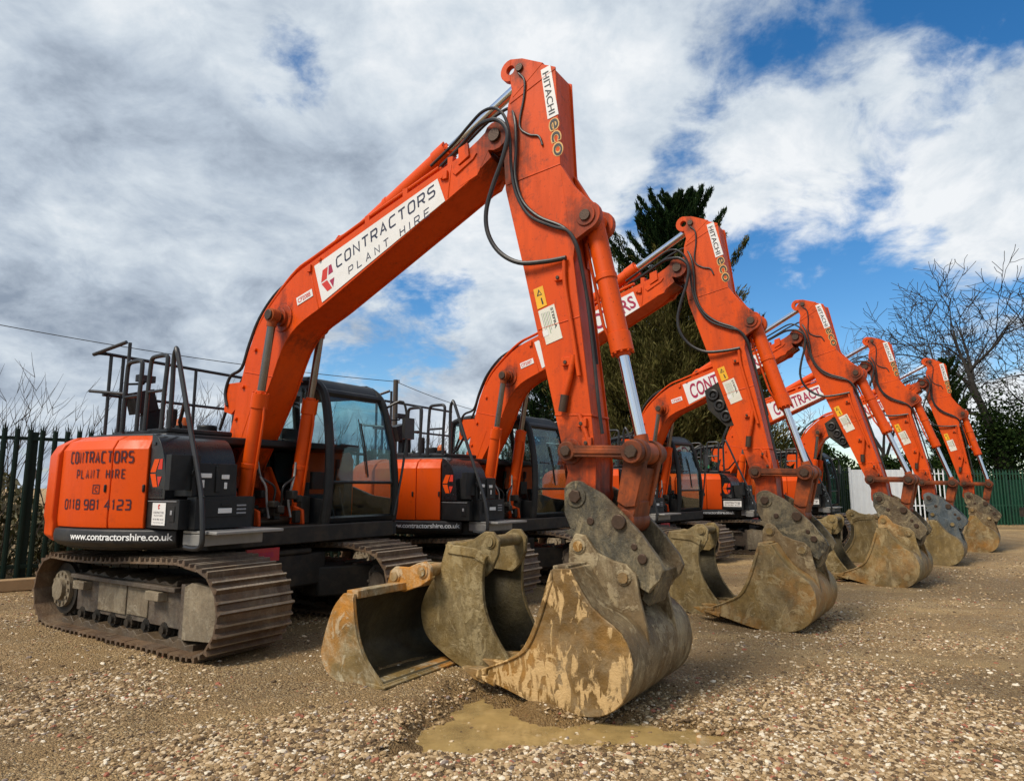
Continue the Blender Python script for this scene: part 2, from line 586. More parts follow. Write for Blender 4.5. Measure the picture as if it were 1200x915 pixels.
def logo_c(mb, mp, cx, cy, s, mi_main, mi_dark):
    """hexagonal folded C: two slanted slabs and two darker end triangles"""
    A = [(-.42, -.05), (-.16, .62), (.06, .62), (.20, .02 + .10), (-.02, .0)]
    q = lambda pts: [mp(cx + x * s, cy + y * s) for x, y in pts]
    mb.add(q([(-.48, .04), (-.20, .62), (.20, .62), (-.05, .04)]), [(0, 3, 2, 1)], mi_main)
    mb.add(q([(-.48, -.04), (-.05, -.04), (.16, -.62), (-.20, -.62)]), [(0, 3, 2, 1)], mi_main)
    mb.add(q([(.26, .62), (.46, .62), (.46, .16), (.10, .16)]), [(0, 3, 2, 1)], mi_dark)
    mb.add(q([(.10, -.16), (.46, -.16), (.24, -.62)]), [(0, 2, 1)], mi_dark)


# ------------------------------------------------------------------ site layout
class Frame:
    """where one digger stands: bucket pin of its near side, heading, arm swing"""


# X, Y of near bucket pin, heading, arm swing, base height
STATIONS = [(.5072, 5.1557, -.5769, -.0657, .148), (3.0482, 8.1510, -.6211, .0065, .060), (6.2900, 11.6021, -.7054, .0785, .015),
            (9.2305, 15.0174, -.6504, .0284, -.025), (12.1683, 18.0678, -.6451, -.0476, -.040)]
P1, B1, F1 = Vector((3.99, 4.52)), Vector((4.75, 1.38)), Vector((.36, 1.52))
LB = (P1 - F1).length
ANG1 = math.atan2((P1 - F1).y, (P1 - F1).x)


def rot2(v, a):
    return Vector((math.cos(a) * v.x - math.sin(a) * v.y, math.sin(a) * v.x + math.cos(a) * v.y))


POSES = []
for X, Y, th, ph, bz in STATIONS:
    da = ph - STATIONS[0][3]
    e = rot2(P1 - B1, da)
    pz = B1.y + e.y
    dz = pz - F1.y
    px = F1.x + math.sqrt(LB * LB - dz * dz)
    db = math.atan2(dz, px - F1.x) - ANG1
    bx = px - e.x
    d = Vector((math.cos(th), math.sin(th)))
    n = Vector((-d.y, d.x))
    org = Vector((X, Y)) - d * bx + n * .16
    POSES.append(dict(org=org, th=th, da=da, db=db, P=Vector((px, pz)), B=Vector((bx, B1.y)), z=bz, d=d, n=n))


def wpos(i, x, y):
    p = POSES[i]
    return p['org'] + p['d'] * x + p['n'] * y


ROW = (POSES[4]['org'] - POSES[0]['org']).normalized()
S_KEYS = [((p['org'] - POSES[0]['org']).dot(ROW), p['z']) for p in POSES]
SK = np.array([s for s, _ in S_KEYS]); SZ = np.array([z for _, z in S_KEYS])

PUD = [wpos(0, u + 4.75, v - .16) for u, v in [(-.36, -1.64), (-.63, -.72), (-.71, -.31), (.04, -.58), (.41, -.33), (.83, -.21), (1.18, -.15), (1.27, -.21),
       (.95, -.57), (.56, -.9), (.2, -1.06), (.06, -1.37), (-.19, -1.66)]]
PUD_Z = .066
PUD_N = np.array([(p.x, p.y) for p in PUD])


def inside_dist(X, Y, poly):
    """signed distance to polygon (negative inside)"""
    X = np.asarray(X, float); Y = np.asarray(Y, float)
    best = np.full(X.shape, 1e9)
    ins = np.zeros(X.shape, bool)
    m = len(poly)
    for i in range(m):
        ax, ay = poly[i]; bx, by = poly[(i + 1) % m]
        ex, ey = bx - ax, by - ay
        t = np.clip(((X - ax) * ex + (Y - ay) * ey) / (ex * ex + ey * ey), 0, 1)
        best = np.minimum(best, np.hypot(X - ax - t * ex, Y - ay - t * ey))
        c = ((ay > Y) != (by > Y)) & (X < (bx - ax) * (Y - ay) / (by - ay + 1e-12) + ax)
        ins ^= c
    return np.where(ins, -best, best)


def vnoise(X, Y, s, seed=0):
    """cheap smooth value noise"""
    x = np.asarray(X) * s + seed * 17.3; y = np.asarray(Y) * s - seed * 9.1
    xi = np.floor(x).astype(int); yi = np.floor(y).astype(int)
    fx = x - xi; fy = y - yi
    fx = fx * fx * (3 - 2 * fx); fy = fy * fy * (3 - 2 * fy)

    def h(a, b):
        k = (a * 374761393 + b * 668265263 + seed * 1442695) & 0x7fffffff
        k = ((k ^ (k >> 13)) * 1274126177) & 0x7fffffff
        return ((k ^ (k >> 16)) & 0xffff) / 65535.
    return (h(xi, yi) * (1 - fx) + h(xi + 1, yi) * fx) * (1 - fy) + (h(xi, yi + 1) * (1 - fx) + h(xi + 1, yi + 1) * fx) * fy - .5


def ground_z(X, Y):
    X = np.asarray(X, float); Y = np.asarray(Y, float)
    o = POSES[0]['org']
    s = (X - o.x) * ROW.x + (Y - o.y) * ROW.y
    z = np.interp(s, SK, SZ)
    near = np.exp(-((X * X + Y * Y) / 60. ** 2))
    z = z + (vnoise(X, Y, .45, 1) * .035 + vnoise(X, Y, 1.3, 2) * .022 + vnoise(X, Y, 3.7, 3) * .012) * near
    # shallow dips under each parked bucket
    for i in range(5):
        c = wpos(i, POSES[i]['B'].x + .25, 0)
        z = z - .045 * np.exp(-((X - c.x) ** 2 + (Y - c.y) ** 2) / (2 * .75 ** 2))
    d = inside_dist(X, Y, PUD_N) + vnoise(X, Y, 3., 5) * .26 + vnoise(X, Y, 9., 6) * .16 + vnoise(X, Y, 23., 7) * .08
    k = np.clip((.12 - d) / .24, 0, 1)
    k = k * k * (3 - 2 * k)
    z = z * (1 - k) + (PUD_Z - .009 + vnoise(X, Y, 14., 8) * .016) * k
    # churned ridges left by tracks, running along the row
    a = X * ROW.x + Y * ROW.y
    b = X * ROW.y - Y * ROW.x
    rut = vnoise(a * .35, b, 5.5, 21) * .028 + vnoise(a, b * .3, 6.5, 22) * .016
    return z + rut * (1 - k) * near


# ------------------------------------------------------------------ ground
def t_ground():
    t = NT('gravel_ground')
    p = t.pos()
    p46 = t.mapping(p, (1, 1, 1))
    big = t.noise(p, .32, 4, .6)
    med = t.noise(p, 1.6, 5, .65, .4)
    stretch = t.noise(t.mapping(p, (.35, 1.9, 1), (0, 0, -.62)), 1.3, 5, .6)
    cell = t.voro(p, 62, 'F1', 'Color')
    cellv = t.n('SeparateColor')
    t.t.links.new(cell, cellv.inputs[0])
    rv = cellv.outputs[0]
    stone = t.ramp(rv, [(0, (.12, .073, .032)), (.2, (.24, .152, .066)), (.45, (.37, .245, .112)), (.70, (.48, .34, .17)), (.86, (.62, .49, .30)),
                        (.95, (.34, .28, .2)), (.99, (.30, .10, .05))], 'CONSTANT')
    cell2 = t.voro(p, 130, 'F1', 'Color')
    cv2 = t.n('SeparateColor')
    t.t.links.new(cell2, cv2.inputs[0])
    fine = t.ramp(cv2.outputs[1], [(0, (.13, .078, .032)), (.35, (.28, .176, .075)), (.65, (.45, .305, .14)), (.9, (.64, .49, .28))], 'CONSTANT')
    sel = t.ramp(t.noise(p, 9, 5, .7), [(.42, 0), (.58, 1)])
    c = t.mix(sel, stone, fine)
    mud = t.mix(t.noise(p, 30, 8, .7), (.19, .115, .046), (.46, .295, .125))
    mf = t.ramp(t.math('ADD', t.math('MULTIPLY', med, .55), t.math('MULTIPLY', stretch, .5)), [(.46, 0), (.60, .72)])
    c = t.mix(mf, c, mud)
    sand = t.mix(t.noise(p, 14, 8, .7), (.44, .295, .125), (.62, .44, .205))
    sf = t.ramp(t.noise(t.mapping(p, (.5, 1.5, 1), (0, 0, .35), (3, 1, 0)), .55, 5, .65), [(.52, 0), (.66, .45)])
    c = t.mix(sf, c, sand)
    wet = t.ramp(big, [(.38, .88), (.60, 1.40)])
    c = t.mix(1, c, wet, 'MULTIPLY')
    at = t.n('Attribute')
    at.attribute_name = 'wetness'
    wv = at.outputs['Fac']
    c = t.mix(t.math('MULTIPLY', wv, .75), c, t.mix(1, t.mix(.5, c, (.30, .19, .075)), (.62, .56, .48), 'MULTIPLY'))
    h1 = t.voro(p, 62, 'F1', 'Distance')
    h2 = t.voro(p, 130, 'F1', 'Distance')
    h = t.math('SUBTRACT', t.math('MULTIPLY', t.noise(p, 12, 8, .75), .8), t.math('ADD', t.math('MULTIPLY', h1, .7), t.math('MULTIPLY', h2, .4)))
    t.bsdf(c, t.math('SUBTRACT', t.ramp(t.noise(p, 3, 5), [(.3, .6), (.7, .92)]), t.math('MULTIPLY', wv, .38)), 0, t.bump(h, 1.0, .04), .35)


t_ground()
xs = np.concatenate([np.linspace(-400, -30, 14)[:-1], np.linspace(-30, -9, 30)[:-1], np.linspace(-9, 9, 300)[:-1], np.linspace(9, 40, 110)[:-1], np.linspace(40, 500, 14)])
ys = np.concatenate([np.linspace(-60, -2, 10)[:-1], np.linspace(-2, 2, 20)[:-1], np.linspace(2, 12, 230)[:-1], np.linspace(12, 40, 130)[:-1], np.linspace(40, 600, 16)])
gx, gy = np.meshgrid(xs, ys)
gz = ground_z(gx, gy)
gv = np.stack([gx.ravel(), gy.ravel(), gz.ravel()], 1)
nx_, ny_ = len(xs), len(ys)
ii = np.arange((ny_ - 1) * nx_).reshape(ny_ - 1, nx_)[:, :-1].ravel()
gf = np.stack([ii, ii + 1, ii + nx_ + 1, ii + nx_], 1)


def np_mesh(name, v, f, mat, smooth=True):
    me = bpy.data.meshes.new(name)
    k = f.shape[1]
    me.vertices.add(len(v))
    me.vertices.foreach_set('co', np.ascontiguousarray(v, np.float32).ravel())
    me.loops.add(f.size)
    me.loops.foreach_set('vertex_index', np.ascontiguousarray(f, np.int32).ravel())
    me.polygons.add(len(f))
    me.polygons.foreach_set('loop_start', np.arange(0, f.size, k, dtype=np.int32))
    me.polygons.foreach_set('loop_total', np.full(len(f), k, np.int32))
    me.polygons.foreach_set('use_smooth', np.full(len(f), smooth, bool))
    me.update(calc_edges=True)
    me.materials.append(MATS[mat])
    return me


gme = np_mesh('ground', gv, gf, 'gravel_ground')
wet = np.clip(1 - (inside_dist(gv[:, 0], gv[:, 1], PUD_N) + vnoise(gv[:, 0], gv[:, 1], 3., 31) * .3) / .45, 0, 1)
wa = gme.attributes.new('wetness', 'FLOAT', 'POINT')
wa.data.foreach_set('value', wet.astype(np.float32))
tag(link('ground', gme), kind='structure')

# loose stones lying on the yard (countless)
t = NT('stones')
rv = t.island()
c = t.ramp(rv, [(0, (.10, .062, .03)), (.16, (.23, .148, .07)), (.36, (.38, .26, .13)), (.56, (.50, .36, .20)), (.74, (.63, .50, .33)), (.88, (.78, .69, .54)),
                (.945, (.24, .19, .16)), (.968, (.36, .13, .075))], 'CONSTANT')
c = t.mix(t.noise(t.pos(), 60, 4), t.mix(1, c, (.7, .66, .6), 'MULTIPLY'), c)
t.bsdf(c, .75, 0, t.bump(t.noise(t.pos(), 150, 3), .2, .003), .35)
ICO_V = []
g = (1 + 5 ** .5) / 2
for a, b in ((-1, g), (1, g), (-1, -g), (1, -g)):
    ICO_V += [(a, b, 0)]
for a, b in ((-1, g), (1, g), (-1, -g), (1, -g)):
    ICO_V += [(0, a, b)]
for a, b in ((g, -1), (g, 1), (-g, -1), (-g, 1)):
    ICO_V += [(a, 0, b)]
ICO_V = np.array(ICO_V) / math.hypot(1, g)
ICO_F = np.array([(0, 11, 5), (0, 5, 1), (0, 1, 7), (0, 7, 10), (0, 10, 11), (1, 5, 9), (5, 11, 4), (11, 10, 2), (10, 7, 6), (7, 1, 8),
                  (3, 9, 4), (3, 4, 2), (3, 2, 6), (3, 6, 8), (3, 8, 9), (4, 9, 5), (2, 4, 11), (6, 2, 10), (8, 6, 7), (9, 8, 1)])


def stones(n, y0, y1, smin, smax, seed, patchy=False):
    r = np.random.default_rng(seed)
    Y = y0 + (y1 - y0) * r.random(n * 3) ** 1.3
    X = (r.random(n * 3) * 2 - 1) * (Y * .85 + .5)
    dens = .24 + vnoise(X, Y, .7, 11) * 1.0 + vnoise(X, Y, 2.1, 12) * .9
    for px, py, pr in ((-2.6, 4.35, .9), (-1.5, 3.9, .7), (-.6, 3.75, .7), (-.9, 4.5, .4), (1.2, 4.0, 1.1), (2.6, 5.0, 1.2), (-3.6, 5.2, .6)):
        dens = dens + .55 * np.exp(-((X - px) ** 2 + ((Y - py) * 1.8) ** 2) / (2 * pr * pr))
    la = X * ROW.x + Y * ROW.y
    lb = X * ROW.y - Y * ROW.x
    dens = dens + vnoise(la * .3, lb, 1.6, 41) * 1.1 - .06
    if patchy:
        dens = dens - .34
    inp = inside_dist(X, Y, PUD_N) < -.02
    keep = (r.random(n * 3) < np.clip(dens, 0 if patchy else .08, 1)) & (~inp | (r.random(n * 3) < .10))
    X, Y = X[keep][:n], Y[keep][:n]
    n = len(X)
    s = smin + (smax - smin) * r.random(n) ** 3.0
    Z = ground_z(X, Y) + s * .05
    sc = np.stack([s * (.8 + .6 * r.random(n)), s * (.6 + .5 * r.random(n)), s * (.35 + .35 * r.random(n))], 1)
    a = r.random(n) * 2 * np.pi
    V = ICO_V[None] * (1 + .28 * (r.random((n, 12, 1)) - .5)) * sc[:, None, :]
    ca, sa = np.cos(a)[:, None], np.sin(a)[:, None]
    tl = (r.random((n, 1)) - .5) * .7
    x = V[..., 0] * ca - V[..., 1] * sa
    y = V[..., 0] * sa + V[..., 1] * ca
    V = np.stack([x + X[:, None], y + Y[:, None], V[..., 2] + x * tl + Z[:, None]], 2).reshape(-1, 3)
    F = (ICO_F[None] + 12 * np.arange(n)[:, None, None]).reshape(-1, 3)
    return V, F


V3, F3_ = stones(16000, 3.0, 6.2, .010, .024, 5, True)
V1, F1_ = stones(70000, 3.0, 9.5, .004, .015, 3)
V2, F2_ = stones(26000, 3.5, 17, .007, .024, 4)
tag(link('gravel', np_mesh('gravel', np.concatenate([V1, V2, V3]), np.concatenate([F1_, F2_ + len(V1), F3_ + len(V1) + len(V2)]), 'stones', False)), 'loose pale and brown stones strewn over the yard', 'gravel', kind='stuff')

# puddle
t = NT('muddy_water')
o = t.pos()
c = t.mix(t.noise(o, 2.2, 4), (.36, .235, .08), (.46, .32, .13))
wm = t.bsdf(c, .06, 0, t.bump(t.noise(o, 9, 3), .03, .01), .6)
wb = t.out.inputs['Surface'].links[0].from_socket
tr = t.n('BsdfTransparent')
mx = t.n('MixShader')
t.set(mx.inputs[0], t.ramp(t.noise(o, 2.6, 6, .65), [(.36, .45), (.60, .95)]))
t.t.links.new(tr.outputs[0], mx.inputs[1])
t.t.links.new(wb, mx.inputs[2])
t.t.links.new(mx.outputs[0], t.out.inputs['Surface'])
pc = sum((p for p in PUD), Vector((0, 0))) / len(PUD)
m = MB()
pp = [(pc + (p - pc) * 1.18) for p in PUD]
m.add([(p.x, p.y, PUD_Z) for p in pp], [tuple(range(len(pp)))])
tag(link('puddle', m.mesh('puddle', 'muddy_water', 0)), kind='structure')

# ------------------------------------------------------------------ buckets
def side_polygon(wrap, front):
    return wrap + front


def bucket_meshes(key, wrap, front, hw, thick=.028, teeth=0, mats=('bucket_brown', 'bucket_inside', 'bucket_wrapper'), ears=None, ear_y=.22, pins=(), tooth_at=None,
                  tooth_dir=None, wear=True):
    """wrap: wrapper profile lip -> cutting edge; front: side-plate front edge from cutting edge back to lip. returns mesh, tooth mesh, pin mesh"""
    m = MB()
    side = wrap + front
    # orientation: sheet thickens to the left; make that the inside
    area = sum(p[0] * q[1] - q[0] * p[1] for p, q in zip(side, side[1:] + side[:1]))
    prof = wrap if area > 0 else wrap[::-1]
    n0 = len(m.f)
    m.sheet(prof, -hw + .004, hw - .004, thick, 2)
    # inner faces of the wrapper darker
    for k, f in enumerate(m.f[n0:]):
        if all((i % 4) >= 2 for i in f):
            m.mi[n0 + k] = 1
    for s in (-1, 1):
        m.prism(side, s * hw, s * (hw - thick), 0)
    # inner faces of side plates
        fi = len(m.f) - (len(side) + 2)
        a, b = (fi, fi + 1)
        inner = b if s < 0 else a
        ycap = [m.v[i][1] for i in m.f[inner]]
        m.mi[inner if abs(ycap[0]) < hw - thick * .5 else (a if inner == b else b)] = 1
    # side cutter strips along the front edge
    fe = [wrap[-1]] + front + [wrap[0]]
    for s in (-1, 1):
        cx = sum(p[0] for p in side) / len(side); cz = sum(p[1] for p in side) / len(side)
        strip_in = [(p[0] + (cx - p[0]) * .13, p[1] + (cz - p[1]) * .13) for p in fe]
        poly = fe + strip_in[::-1]
        m.prism(poly, s * (hw + .014), s * (hw + .002), 0)
    # cutting edge plate
    c = Vector(wrap[-1]); b_ = Vector(wrap[-2])
    d = (c - b_).normalized()
    nn = Vector((-d.y, d.x)) * (1 if area > 0 else -1)
    ce = [tuple(c - d * .16 - nn * .012), tuple(c + d * .03 - nn * .004), tuple(c + d * .03 + nn * .014), tuple(c - d * .16 + nn * (thick + .012))]
    m.prism(ce, -hw - .016, hw + .016, 0)
    # lip beam
    l = Vector(wrap[0]); l2 = Vector(wrap[1])
    d2 = (l2 - l).normalized()
    n2 = Vector((-d2.y, d2.x)) * (1 if area > 0 else -1)
    m.prism([tuple(l - n2 * .02 - d2 * .012), tuple(l + d2 * .11 - n2 * .02), tuple(l + d2 * .11 + n2 * (thick + .015)), tuple(l - d2 * .012 + n2 * (thick + .015))], -hw + .034, hw - .034, 2)
    if ears:
        for s in (-1, 1):
            m.prism(ears, s * ear_y, s * (ear_y + .035), 3)
            for (x, z) in pins:
                m.bolt(x, s * (ear_y + .03), s * (ear_y + .046), z, .058, 18, 3)
    shell = m.mesh(key + '_shell', list(mats) + ([mats[0]] if len(mats) < 4 else []), 30)
    tooth = None
    if teeth:
        tm = MB()
        ang = tooth_dir
        L = .24
        ax = Vector((math.cos(ang), math.sin(ang))); up = Vector((-ax.y, ax.x))
        q = lambda a, b: (ax.x * a + up.x * b, ax.y * a + up.y * b)
        v = []
        for a, h0, h1, w in ((0, -.04, .05, .055), (.1, -.035, .045, .05), (L, -.004, .008, .022)):
            p0, p1 = q(a, h0), q(a, h1)
            v += [(p0[0], -w, p0[1]), (p0[0], w, p0[1]), (p1[0], w * .85, p1[1]), (p1[0], -w * .85, p1[1])]
        f = [(0, 1, 2, 3), (11, 10, 9, 8)]
        for r_ in (0, 4):
            f += [(r_ + k, r_ + 4 + k, r_ + 4 + (k + 1) % 4, r_ + (k + 1) % 4) for k in range(4)]
        tm.add(v, f)
        tooth = tm.mesh(key + '_tooth', mats[0], 30)
    pin = None
    if pins:
        pm = MB()
        pm.bolt(0, -ear_y - .058, ear_y + .058, 0, .038, 18)
        pm.bolt(0, -ear_y + .01, ear_y - .01, 0, .05, 18)
        pin = pm.mesh(key + '_pin', mats[0])
    return shell, tooth, pin


def dress_bucket(o, teeth, hw, tooth, pin, tooth_at, pins):
    for k in range(teeth):
        y = -hw + .06 + (2 * hw - .12) * k / (teeth - 1)
        c = link('tooth', tooth, o, .006, 1)
        c.location = (tooth_at[0], y, tooth_at[1])
    for x, z in pins:
        c = link('pin', pin, o)
        c.location = (x, 0, z)


MAIN_WRAP = [(4.76, .885)] + catmull([(4.90, .895), (5.06, .66), (5.27, .51), (5.345, .33), (5.30, .13), (5.17, .0), (4.97, -.05), (4.70, -.045), (4.38, .03)], 3) + [(4.13, .085)]
MAIN_FRONT = catmull([(4.13, .125), (4.40, .24), (4.54, .35), (4.66, .60), (4.745, .86)], 3)[:-1]
MAIN_EARS = [(4.72, .90), (4.73, 1.03), (4.78, 1.11), (4.86, 1.10), (4.95, .98), (5.08, .93), (5.18, .91), (5.25, .84), (5.27, .70), (5.32, .50), (5.34, .36), (5.28, .42), (5.2, .53), (5.05, .65), (4.9, .85)]
MAIN_PINS = [(4.81, 1.02), (5.16, .82)]
BUCKET_MATS = [('bucket_blotched', 'bucket_inside', 'bucket_wrapper', 'bucket_wrapper'), ('bucket_brown', 'bucket_inside', 'bucket_brown', 'bucket_wrapper'),
               ('bucket_brown', 'bucket_inside', 'bucket_brown', 'bucket_brown'), ('bucket_clay', 'bucket_inside', 'bucket_wrapper', 'hitch_blue'),
               ('bucket_brown', 'bucket_inside', 'bucket_wrapper', 'bucket_wrapper')]


# ------------------------------------------------------------------ digger part meshes (shared between the five machines)
def inset(poly, d):
    a = sum(p[0] * q[1] - q[0] * p[1] for p, q in zip(poly, poly[1:] + poly[:1]))
    sg = 1 if a > 0 else -1
    out = []
    n = len(poly)
    for i in range(n):
        p0, p1, p2 = Vector(poly[i - 1]), Vector(poly[i]), Vector(poly[(i + 1) % n])
        d1 = (p1 - p0).normalized() if (p1 - p0).length > 1e-6 else (p2 - p1).normalized()
        d2 = (p2 - p1).normalized() if (p2 - p1).length > 1e-6 else d1
        nn = Vector((-d1.y, d1.x)) + Vector((-d2.y, d2.x))
        nn = nn / max(.6, nn.length_squared / 2)
        out.append(tuple(p1 + nn * d * sg))
    return out


def arm_mesh():
    m = MB()
    body = [(4.27, 5.16), (4.58, 4.99), (4.62, 4.08), (4.735, 3.2), (4.86, 2.04), (4.90, 1.62)] + arc(4.76, 1.40, .14, 20, -200, 8)[0:] + \
           [(4.655, 1.56), (4.46, 2.40), (4.25, 3.30), (4.075, 4.01), (4.05, 4.40), (4.10, 4.80), (4.17, 4.98)]
    m.prism(inset(body, .014), -.142, .142, 0)
    for s in (-1, 1):
        m.prism(body, s * .155, s * .1415, 0)
    # weld-on side plates (slightly proud), leave a step like the real arm
    plate = [(4.50, 4.94), (4.57, 4.90), (4.60, 4.10), (4.72, 3.15), (4.80, 2.5), (4.62, 2.5), (4.44, 3.0), (4.2, 3.9), (4.14, 4.3), (4.2, 4.75)]
    # tail ears
    ear_l = arc(4.125, 5.12, .105, 90, 270, 9) + arc(4.125, 5.12, .042, 270, 90, 9)
    ear_r = [(4.125, 5.225), (4.25, 5.19), (4.46, 5.07), (4.30, 4.95), (4.15, 4.85), (4.125, 5.015)] + arc(4.125, 5.12, .042, -90, 90, 9)
    for s in (-1, 1):
        m.prism(ear_l, s * .158, s * .105, 0)
        m.prism(ear_r, s * .158, s * .105, 0)
        m.bolt(4.225, s * .15, s * .178, 5.105, .036, 14, 1)
    # pivot boss between the boom forks
    m.cyl((3.99, -.11, 4.52), (3.99, .11, 4.52), .13, 24)
    m.prism([(3.93, 4.62), (4.2, 4.75), (4.2, 4.2), (3.95, 4.4)], -.105, .105)
    # bucket cylinder bracket
    br = [(4.615, 4.10), (4.74, 3.88), (4.87, 3.72)] + arc(4.845, 3.60, .125, 45, -80, 7) + [(4.75, 3.42), (4.725, 3.25)]
    for s in (-1, 1):
        m.prism(br, s * .154, s * .095, 0)
        m.bolt(4.845, s * .15, s * .18, 3.60, .046, 16, 1)
        m.bolt(4.845, s * .155, s * .165, 3.60, .085, 20, 0)
    # bosses and pin ends lower down
    for x, z in ((4.69, 1.72), (4.76, 1.40)):
        for s in (-1, 1):
            m.bolt(x, s * .15, s * .175, z, .10, 22, 0)
    # weld band + small brackets on the near side
    m.prism([(4.545, 2.02), (4.87, 2.0), (4.872, 1.985), (4.55, 2.005)], -.159, .159, 0)
    for (x, z) in ((4.60, 3.12), (4.66, 2.42), (4.79, 1.93), (4.83, 1.78)):
        m.box((x - .035, -.185, z - .025), (x + .045, -.15, z + .04), 0)
        m.bolt(x, -.195, -.185, z, .016, 8, 1)
    for (a_, b_) in (((4.085, 4.05), (4.62, 4.10)), ((4.40, 2.72), (4.78, 2.78)), ((4.12, 4.80), (4.58, 4.97))):
        for s in (-1, 1):
            m.tube([(a_[0], s * .155, a_[1]), ((a_[0] + b_[0]) / 2, s * .156, (a_[1] + b_[1]) / 2), (b_[0], s * .155, b_[1])], .006, 6)
    return m.mesh('arm', ['orange_worn', 'pin_steel'], 30)


def boom_mesh():
    m = MB()
    top = [(.22, 1.42), (.22, 1.62), (.28, 1.75)] + catmull([(.43, 2.17), (.55, 2.64), (.65, 2.95), (.83, 3.25), (1.06, 3.48), (1.37, 3.70), (1.69, 3.82)], 3) + [(2.56, 4.11), (3.33, 4.35), (3.62, 4.44), (3.84, 4.55)]
    bot = [(3.95, 4.33), (3.69, 4.16), (3.44, 4.04), (2.69, 3.69), (1.87, 3.31)] + catmull([(1.75, 3.26), (1.45, 3.13), (1.23, 2.92), (1.0, 2.45), (.72, 1.98), (.50, 1.62), (.46, 1.42)], 3)
    m.prism(inset(top + bot, .016), -.182, .182, 0)
    for s in (-1, 1):
        m.prism(top + bot, s * .198, s * .1815, 0)
    # fork at the tip
    fork = [(3.70, 4.46), (3.88, 4.58)] + arc(3.99, 4.52, .135, 130, -120, 10) + [(3.80, 4.20), (3.6, 4.14)]
    for s in (-1, 1):
        m.prism(fork, s * .20, s * .145, 0)
        m.bolt(3.99, s * .195, s * .225, 4.52, .06, 18, 1)
        # doubling plates
        m.prism([(3.52, 4.30), (3.80, 4.41), (3.76, 4.36), (3.56, 4.26)], s * .212, s * .19, 0)
        m.prism([(3.60, 4.34), (3.60, 4.5), (3.70, 4.53), (3.72, 4.40)], s * .222, s * .19, 0)
        # boss for the lift cylinders
        m.bolt(1.22, s * .19, s * .215, 3.25, .15, 28, 0)
        m.bolt(1.22, s * .21, s * .25, 3.25, .095, 24, 0)
        m.bolt(1.22, s * .24, s * .40, 3.25, .055, 20, 1)
        # foot
        m.bolt(.36, s * .19, s * .26, 1.52, .17, 24, 0)
        # gusset line at the heel
        m.prism([(.30, 1.95), (.78, 2.45), (.80, 2.42), (.60, 1.95), (.42, 1.6)], s * .202, s * .19, 0)
        for (x, z) in ((.60, 2.55), (.50, 2.20), (.78, 2.95), (1.78, 3.80), (3.40, 4.28)):
            m.bolt(x, s * .195, s * .225, z, .022, 8, 0)
        # lifting tabs by the name board
        for (x, z) in ((1.60, 3.76), (3.42, 4.32)):
            m.box((x, s * .2, z - .07), (x + .05, s * .225, z + .01), 0)
    # arm cylinder lug
    for s in (-1, 1):
        m.prism([(1.80, 3.80), (1.88, 4.0), (1.95, 4.06), (2.06, 4.02), (2.2, 3.95)], s * .125, s * .08, 0)
    m.bolt(1.97, -.14, .14, 3.99, .04, 14, 1)
    # pipe clamps
    for x, z in ((2.4, 4.07), (2.9, 4.23), (3.45, 4.40)):
        m.box((x, -.19, z - .02), (x + .06, -.1, z + .07), 0)
    # bracket on the heel for hoses
    m.prism([(.20, 2.30), (.20, 2.62), (.50, 2.62), (.52, 2.40), (.34, 2.26)], -.16, -.13, 0)
    # butt welds and seams across the box beam
    for (a_, b_) in (((1.60, 3.77), (1.78, 3.28)), ((3.50, 4.38), (3.47, 4.07)), ((.60, 2.72), (1.10, 2.62))):
        for s in (-1, 1):
            m.tube([(a_[0], s * .198, a_[1]), ((a_[0] + b_[0]) / 2, s * .199, (a_[1] + b_[1]) / 2), (b_[0], s * .198, b_[1])], .007, 6)
    return m.mesh('boom', ['boom_paint', 'pin_steel'], 30)


def pipes_mesh():
    m = MB()
    base = catmull([(.62, 2.90), (.80, 3.28), (1.06, 3.54), (1.37, 3.77), (1.69, 3.88), (2.56, 4.17), (3.33, 4.41)], 4)
    for y, dz in ((-.165, 0), (-.12, .015), (.12, .015)):
        m.tube([(x, y, z + dz) for x, z in base], .018, 8)
    return m.mesh('boom_pipes', 'orange_paint')


MESH = {}


def cached(key, fn):
    if key not in MESH:
        MESH[key] = fn()
    return MESH[key]


def barrel(key, L, r, mat, rod_r, gland=.16, side_pipe=True):
    m = MB()
    m.cyl((0, 0, .04), (0, 0, L - gland), r, 28)
    m.cyl((0, 0, L - gland), (0, 0, L), r * 1.14, 28)
    for k in range(10):
        a = 2 * math.pi * k / 10
        m.cyl((r * 1.04 * math.cos(a), r * 1.04 * math.sin(a), L), (r * 1.04 * math.cos(a), r * 1.04 * math.sin(a), L + .014), .012, 6)
    m.cyl((0, 0, L - .004), (0, 0, L + .03), r * .72, 24)
    m.cyl((0, -r * .95, 0), (0, r * .95, 0), r * 1.02, 22)
    m.cyl((0, 0, L * .42), (0, 0, L * .42 + .05), r * 1.10, 28)
    if side_pipe:
        m.tube([(r * .9, 0, .12), (r * 1.35, 0, .16), (r * 1.35, 0, L - gland - .1), (r * 1.02, 0, L - gland + .03)], .014, 8)
    return m.mesh(key, mat, 30)


def rod(key, L, r, mat, eye, eye_w):
    m = MB()
    m.cyl((0, 0, 0), (0, 0, L - eye * .6), r, 24, 0)
    m.cyl((0, -eye_w, L), (0, eye_w, L), eye, 24, 1)
    m.cyl((0, 0, L - eye * 1.6), (0, 0, L - eye * .5), r * 1.25, 20, 1)
    return m.mesh(key, [mat, 'orange_link'], 30)


